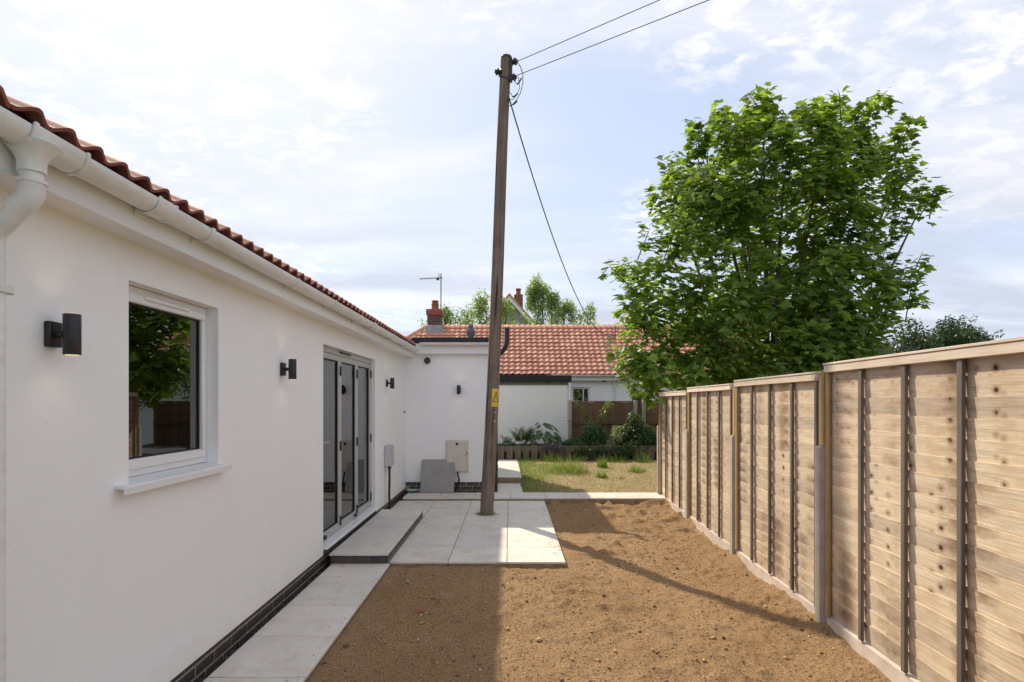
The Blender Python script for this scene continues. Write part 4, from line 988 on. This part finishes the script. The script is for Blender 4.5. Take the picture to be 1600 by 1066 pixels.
# skeleton: leaders from a low fork
leaders = [(1000,470),(1045,270),(1100,220),(1130,195),(1192,155),(1225,260),(1290,200),(1318,150),(1375,185),(1425,225),(1440,300),(1390,420),(1415,435),(990,560),(1080,400),(1160,300),(1260,330),(1340,300),(1200,420),(1120,520),(1300,500)]
tr = MB(); tr.tube([(0,0,-.2),(.02,0,.6),(-.02,.03,1.4),(.0,.0,2.1)], [.22,.17,.15,.14], 12); trunk = tr.build('trunk', M['bark'], tree)
segs = []; tips = []
for i, (x, y) in enumerate(leaders):
    dy = random.uniform(-1.6, 1.7) if i > 12 else random.uniform(-.8, .8)
    if i <= 13: tips.append((x, y, dy))
    e = wp(x, y, dy); s = Vector((0,0,random.uniform(1.2, 2.3))); mid = s.lerp(e, .45)+Vector((random.uniform(-.2,.2)+.10*(e.x), dy*.2, -.15+.10*abs(e.x)*-1)); pts = []
    for k_ in range(9):
        t = k_/8; pts.append(s*(1-t)**2+mid*2*t*(1-t)+e*t*t)
    MB().tube(pts[:8], [.07*(1-.92*k_/8) for k_ in range(8)], 7).build('branch', M['bark'], tree)
    segs += pts[2:]
segs = np.array([tuple(p) for p in segs])
# shoots fill the outline; depth follows the crown's width at that height
N = 9000; bx = rng.uniform(oxz[:,0].min(), oxz[:,0].max(), N); bz = rng.uniform(oxz[:,1].min(), oxz[:,1].max(), N)
ok = in_poly(bx, bz, [tuple(p) for p in oxz]); bx, bz = bx[ok], bz[ok]
cenx = .1; hw_ = 3.1*np.sqrt(np.clip(1-((bz-3.9)/4.6)**2, .04, 1)); rel = np.clip(np.abs(bx-cenx)/hw_, 0, 1)
dep = 2.3*np.sqrt(np.clip(1-((bz-3.7)/4.7)**2, .03, 1))*np.sqrt(np.clip(1-rel**2, .02, 1))
sg = rng.choice([-1,1], len(bx)); by = sg*dep*np.where(rng.random(len(bx)) < .72, rng.uniform(.62, 1.0, len(bx)), rng.uniform(0, .62, len(bx)))
# clumpy gaps
cl = vnoise(bx*1.0+by*.6, bz*1.0, 1.25, 71)+.6*vnoise(bx-by*.5, bz, 2.6, 72); keep = cl > -.13+.12*rng.random(len(cl)); bx, by, bz = bx[keep], by[keep], bz[keep]
bx = bx+by*.44; bz = bz+by*.10
bx = np.where(bx > 0, bx*.89, bx)
sel = rng.permutation(len(bx))[:1330]; S0 = np.stack([bx, by, bz], -1)[sel]
ex = np.array([tuple(wp(random.uniform(1060,1375), random.uniform(470,625), -random.uniform(.5,1.9))) for _ in range(170)]); S0 = np.concatenate([S0, ex, np.array([tuple(wp(random.uniform(1070,1350), random.uniform(320,490), -random.uniform(.3,1.6))) for _ in range(70)])])
S0 = np.concatenate([S0, np.array([tuple(wp(random.uniform(975,1075), random.uniform(425,600), -random.uniform(.0,1.2))) for _ in range(60)])]); npk = 0
for (x, y) in peaks:
    x -= 14 if x > 1400 else 0
    dy = random.uniform(-.5, .5); cxp = x-1205
    for k_ in range(5):
        S0 = np.concatenate([S0, np.array([tuple(wp(x-cxp*.022*k_+random.uniform(-3,3), y+k_*9+random.uniform(-2,3), dy))])]); npk += 1
tipp = np.array([tuple(wp(x+dx, y+dyy, ty)) for (x, y, ty) in tips for dx, dyy in ((0,0),(-5,14),(6,16),(-12,34),(10,36),(0,24))]); S0 = np.concatenate([S0, tipp+.04*rng.normal(size=tipp.shape)])
ns_ = len(S0)
d = segs[np.argmin(((S0[:,None,:]-segs[None])**2).sum(-1), 1)]
outw = nrm(S0-d+np.array([0,0,.35])+.25*rng.normal(size=S0.shape)); outw[:,2] = np.abs(outw[:,2])*.8+.12; outw = nrm(outw)
twig = MB()
lp, lx, ly_, lz, lsc, lyoung = [], [], [], [], [], []
outw[-npk:] = nrm(np.stack([S0[-npk:,0]*.10, 0*S0[-npk:,0], np.ones(npk)], -1)+.12*rng.normal(size=(npk,3)))
for i in range(ns_):
    L = random.uniform(.22, .46); nl = random.randint(10, 15); o_ = Vector(outw[i]); p0 = Vector(S0[i])-o_*L*.85
    if i % 3 == 0: twig.tube([p0-o_*.25, p0+o_*L*.5, p0+o_*L], [.012,.008,.004], 4)
    side = o_.orthogonal().normalized(); w_ = o_.cross(side)
    topness = S0[i][2]/8.2+.10*S0[i][0]/3
    for k_ in range(nl):
        t = (k_+.5)/nl; a = random.uniform(0, 6.28); dr = (side*math.cos(a)+w_*math.sin(a)); st_ = random.uniform(.06, .17)
        pos = p0+o_*L*t+dr*st_+Vector((0,0,random.uniform(-.05,.03)))
        al = (dr*.8+o_*.4+Vector((0,0,random.uniform(-.55,.05)))).normalized()
        nm = (Vector((0,0,1))*1.0+o_*.5+Vector((random.gauss(0,.45),random.gauss(0,.45)-.15,random.gauss(0,.3))))
        lp.append(pos); lx.append(al); lz.append(nm); lsc.append((.085+.125*random.random()**.8)*(1-.3*t*(t > .8))); lyoung.append(random.random() < (.05+max(0, topness-.5)*1.3)*(.4+t))
lp, lx, lz = [np.array([tuple(q) for q in a]) for a in (lp, lx, lz)]; lsc = np.array(lsc); lyoung = np.array(lyoung)
Xf, Yf, Zf = frames(lz, lx)
stuff(twig.build('twigs', M['bark'], tree))
# the 300 leaves that show largest are single parts, the rest one mass
wy = lp[:,1]+TYc; order = np.argsort(wy/lsc); big = order[:300]; rest = order[300:]
v, f = inst(tv_m, tf_m, lp[rest], Xf[rest], Yf[rest], Zf[rest], lsc[rest])
cr = ob('crown', npmesh('crown', v, f, [M['maple'], M['mapleyoung']], np.repeat(lyoung[rest].astype(int), len(tf_m)), smooth=False), tree); stuff(cr)
me_l = npmesh('leaf', tv_m, tf_m, M['maple'], smooth=False)
for i in big:
    o = ob('leaf', me_l, tree); Rm = Matrix((tuple(Xf[i]), tuple(Yf[i]), tuple(Zf[i]))).transposed().to_4x4()
    o.matrix_basis = Matrix.Translation(tuple(lp[i]))@Rm@Matrix.Scale(float(lsc[i]), 4)

def leafmass(centers, radii, n, size, mat, parent, name='crown', up=.4, tv=tv_o, tf=tf_o, shell=.55, flat=1.0):
    centers = np.array(centers, float); radii = np.array(radii, float)
    w = radii.prod(1) if radii.ndim > 1 else radii**3
    idx = rng.choice(len(centers), n, p=w/w.sum()); d = nrm(rng.normal(size=(n,3))); r = shell+(1-shell)*rng.random(n)**.6
    r = r*np.where(rng.random(n) < .15, rng.uniform(.9, 1.25, n), 1)
    pos = centers[idx]+d*radii[idx]*r[:,None]
    nm = d*.6+np.array([0,0,up])+.5*rng.normal(size=(n,3)); al = d+.7*rng.normal(size=(n,3))-np.array([0,0,.25])
    X, Y_, Z = frames(nm, al); sc = size*rng.uniform(.6, 1.25, n); v, f = inst(tv, tf, pos, X, Y_, Z, sc)
    return ob(name, npmesh(name, v, f, mat, smooth=False), parent)
def wispy(label, x, ytop, ybase, Yd, wpx, seed, n=2600, size=.16):
    rr = random.Random(seed); b = at(x, ybase, Yd); t = thing('birch_tree', label, 'tree', (b.x, Yd, -.2), group='pale leafy trees behind the cottage'); zt = at(x, ytop, Yd).z+.2; hw = wpx*1.5*Yd/F/2
    m = MB(); m.tube([(0,0,0),(rr.uniform(-.1,.1),0,zt*.5),(0,0,zt*.95)], [.10,.06,.012], 8); tk = m.build('trunk', M['bark'], t)
    cs_, rs_ = [], []
    for k_ in range(46):
        f_ = rr.random(); z = zt*(.45+.55*f_); ww = hw*(1.25-1.0*f_)+.10; x_ = rr.uniform(-ww, ww); y_ = rr.uniform(-ww, ww); cs_.append((x_, y_, z)); s = rr.uniform(.16,.36); rs_.append((s, s, s*1.5))
        if k_ % 2 == 0: MB().tube([(0,0,z*.8),(x_,y_,z)], [.02,.008], 4).build('branch', M['bark'], t)
    leafmass(cs_, rs_, int(n*2.3), size*.9, M['birch'], t, shell=.1)
wispy('slim pale green tree right behind the brick chimney', 695, 477, 515, 27, 22, 1, 1300)
wispy('low pale tree between chimney and pole, thin leaves', 727, 490, 515, 27, 36, 2, 1500)
wispy('taller pointed pale tree just left of the wooden pole', 750, 466, 515, 28, 34, 3, 1900)
wispy('pale green tree in front of the gabled house', 790, 471, 515, 29, 44, 4, 2400)
wispy('tallest pale feathery tree right of the gabled house', 848, 446, 515, 29, 56, 5, 3300)
wispy('pale tree with rounded top right of the tallest feathery one', 880, 474, 515, 29, 44, 6, 2300)
wispy('small pale tree at the right end of the row behind the cottage', 918, 482, 515, 29, 28, 7, 1300)
wispy('tiny pale tree top left of the brick chimney', 663, 506, 515, 27, 16, 8, 500)
def evergreen(label, blobs, Yd, n, base):
    b = at(base, 560, Yd); t = thing('evergreen_tree', label, 'tree', (b.x, Yd, -.2), group='dark evergreens behind the fence')
    m = MB(); m.tube([(0,0,0),(0,0,2.2)], [.12,.05], 8); m.build('trunk', M['bark'], t)
    cs_, rs_ = [], []
    for (x, y, r) in blobs:
        p = at(x, y, Yd+random.uniform(-.7,.7)); cs_.append((p.x-b.x, p.y-Yd, p.z+.2)); s = r*Yd/F; rs_.append((s, s, s))
    leafmass(cs_, rs_, n, .085, M['conifer'], t, shell=.35, up=.2)
evergreen('dark evergreen shrub behind the nearest fence panel, beside the maple', [(1422,520,20),(1432,540,26),(1400,552,24),(1445,560,28),(1420,575,34),(1424,502,8),(1450,530,12)], 14, 7500, 1422)
evergreen('wider dark evergreen shrub at the right, above the fence', [(1485,515,16),(1470,530,22),(1500,525,22),(1520,530,20),(1540,545,18),(1515,550,30),(1480,550,30),(1555,560,18),(1470,505,7),(1505,500,7),(1522,497,6),(1482,500,8),(1560,522,6)], 15, 11000, 1505)
evergreen('shaded evergreen filling the gap under the maple crown', [(1130,585,40),(1200,580,44),(1270,575,40),(1330,575,36),(1240,600,40),(1160,610,40),(1085,600,22)], 14.5, 9000, 1220)
c = at(1385, 548, 12.4); m = MB()
for k_ in range(26):
    a = random.uniform(-1.2, 1.2); l = random.uniform(.25,.75); p1 = c+Vector((math.sin(a)*l*.6, random.uniform(-.1,.1), math.cos(a)*l*.35)); m.tube([c+Vector((random.uniform(-.15,.15),0,-.15)), c.lerp(p1,.6)+Vector((0,0,.05)), p1], [.008,.006,.003], 4)
m.tube([c+Vector((0,0,-1.9)), c], [.03,.02], 6); tag(m.build('dead_shrub', simple('dead_twigs', (.27,.21,.17), .9)), 'bare dead twiggy shrub between maple and evergreens', 'shrub')

# plants in the raised bed
def plant(name, label, cat_, x, y, Yd): c = at(x, y, Yd); return thing(name, label, cat_, (c.x, Yd, .46), group=None)
def fern(label, x, Yd, nf, L, mat):
    t = plant('fern', label, 'fern', x, 690, Yd)
    for k_ in range(nf):
        a = 6.28*k_/nf+random.uniform(-.3,.3); up = random.uniform(.6,1.0); ps, al, nm, sc = [], [], [], []
        stem = []
        for i in range(15):
            s = i/14; h_ = L*up*(s-.42*s*s)*1.5; rad = L*.62*s; p = Vector((math.cos(a)*rad, math.sin(a)*rad, h_)); stem.append(p)
            if i > 2:
                for sd in (-1, 1):
                    ps.append(p); al.append(Vector((-math.sin(a)*sd, math.cos(a)*sd, -.15))+Vector((math.cos(a),math.sin(a),.2))*.5); nm.append(Vector((-math.cos(a)*.4,-math.sin(a)*.4,1))); sc.append(L*.30*(1-.75*s))
        ps, al, nm = [np.array([tuple(q) for q in z]) for z in (ps, al, nm)]; X, Y_, Z = frames(nm, al); v, f = inst(tv_o, tf_o, ps, X, Y_, Z, np.array(sc)); ob('frond', npmesh('frond', v, f, mat, smooth=False), t)
fern('green fern with arching fronds in the raised bed by the white wall', 815, 15.5, 13, .62, M['fern'])
fern('bronze brown fern between green fern and broad leaves', 828, 15.7, 10, .66, M['bronze'])
fern('small dark fern low in the bed beside the wooden pole', 792, 15.3, 11, .36, M['hosta'])
t = plant('broad_leaf_plant', 'broad dark leafed plant against the white outbuilding wall', 'plant', 848, 690, 15.6)
for k_ in range(70):
    a = random.uniform(0, 6.28); r_ = .42*math.sqrt(random.random()); z = .62*(1-(r_/.5)**2)*random.uniform(.35,1)+.05; p = np.array([(math.cos(a)*r_, math.sin(a)*r_*.7, z)])
    X, Y_, Z = frames(np.array([(math.cos(a)*.4, math.sin(a)*.4-.3, .8)]), np.array([(math.cos(a), math.sin(a), -.5)])); v, f = inst(tv_o*np.array([1,1.6,1]), tf_o, p, X, Y_, Z, np.array([random.uniform(.16,.27)])); ob('leaf', npmesh('leaf', v, f, M['hosta'], smooth=False), t)
def shrub(name, label, cat_, x, Yd, blobs, n, size, mat, z=.46):
    c = at(x, 690, Yd); t = thing(name, label, cat_, (c.x, Yd, z)); cs_ = [b[:3] for b in blobs]; rs_ = [(b[3],)*3 for b in blobs]
    m = MB()
    for b in blobs[:5]: m.tube([(0,0,-.05),(b[0]*.5,b[1]*.5,b[2]*.6),(b[0],b[1],b[2])], [.015,.01,.005], 5)
    m.build('stems', M['bark'], t); leafmass(cs_, rs_, int(n*1.7), size, mat, t, name='foliage', shell=.15); return t
shrub('dark_bush', 'large dark bush at the right end of the planting bed', 'bush', 990, 15.3, [(0,0,.3,.38),(.3,0,.2,.38),(-.25,0,.15,.3),(.05,0,.65,.24),(.45,-.15,.0,.34),(-.05,0,.85,.13),(.62,-.3,-.05,.3),(.1,-.35,.05,.3)], 5200, .085, M['bush'])
shrub('pale_shrub', 'pale green variegated shrub in front of the dark bush', 'shrub', 962, 15.0, [(0,0,.25,.16),(.03,0,.45,.12),(-.12,0,.08,.14),(-.2,0,.0,.12)], 420, .075, M['pale'])
shrub('green_shrub', 'mid green shrub below the yellow green climber sprays', 'shrub', 927, 15.5, [(0,0,.2,.28),(-.1,0,.42,.2),(.15,0,.38,.19),(.25,0,.1,.24),(-.3,0,.08,.2)], 1900, .08, M['hosta'])
shrub('low_groundcover', 'low dark foliage along the bed in front of the fern', 'plant', 800, 15.0, [(0,0,.02,.13),(.3,0,.0,.12),(.6,0,.03,.12),(.9,0,.0,.13),(1.2,0,.05,.15),(1.5,0,.06,.16),(1.85,0,.02,.14),(-.25,0,.0,.13),(2.2,0,.03,.14)], 2600, .055, M['bush'])
shrub('lavender_plant', 'grey green flowering plant spilling over the middle of the boards', 'plant', 862, 14.85, [(0,-.12,.02,.14),(.2,-.12,-.05,.16),(-.2,-.1,.0,.12),(.35,-.12,-.15,.14)], 900, .05, simple('lavender_leaf', (.13,.12,.13), .8, var=.3))
shrub('trailing_plant', 'dark trailing plant hanging over the boards right of centre', 'plant', 905, 14.75, [(0,-.1,-.08,.17),(.3,-.1,-.12,.15),(.6,-.08,-.05,.14),(.95,-.08,-.1,.16),(1.25,-.05,-.05,.2)], 1700, .06, M['bush'])
def spray(label, x0, y0, x1, y1, Yd):
    a = at(x0, y0, Yd); b = at(x1, y1, Yd); t = thing('climber_spray', label, 'climber', a, group='yellow green climber sprays'); d = b-a
    pts = [Vector((0,0,0)).lerp(d, i/10)+Vector((0,0,.10*math.sin(i/10*3.1))) for i in range(11)]; MB().tube(pts, [.012-.0009*i for i in range(11)], 5).build('stem', M['bark'], t)
    cs_ = [tuple(p) for p in pts[1:]]; leafmass(cs_, [(.075,)*3]*10, 170, .085, M['vine'], t, name='foliage', shell=.1)
spray('yellow green climber spray leaning left in front of the rear fence', 930, 668, 897, 632, 16.1)
spray('yellow green climber spray leaning right in front of the rear fence', 935, 664, 953, 630, 16.0)
print('triangles', sum(len(o.data.loop_triangles) if False else sum(len(p.vertices)-2 for p in o.data.polygons) for o in C.objects if o.type == 'MESH' and len(o.data.polygons) < 5000))
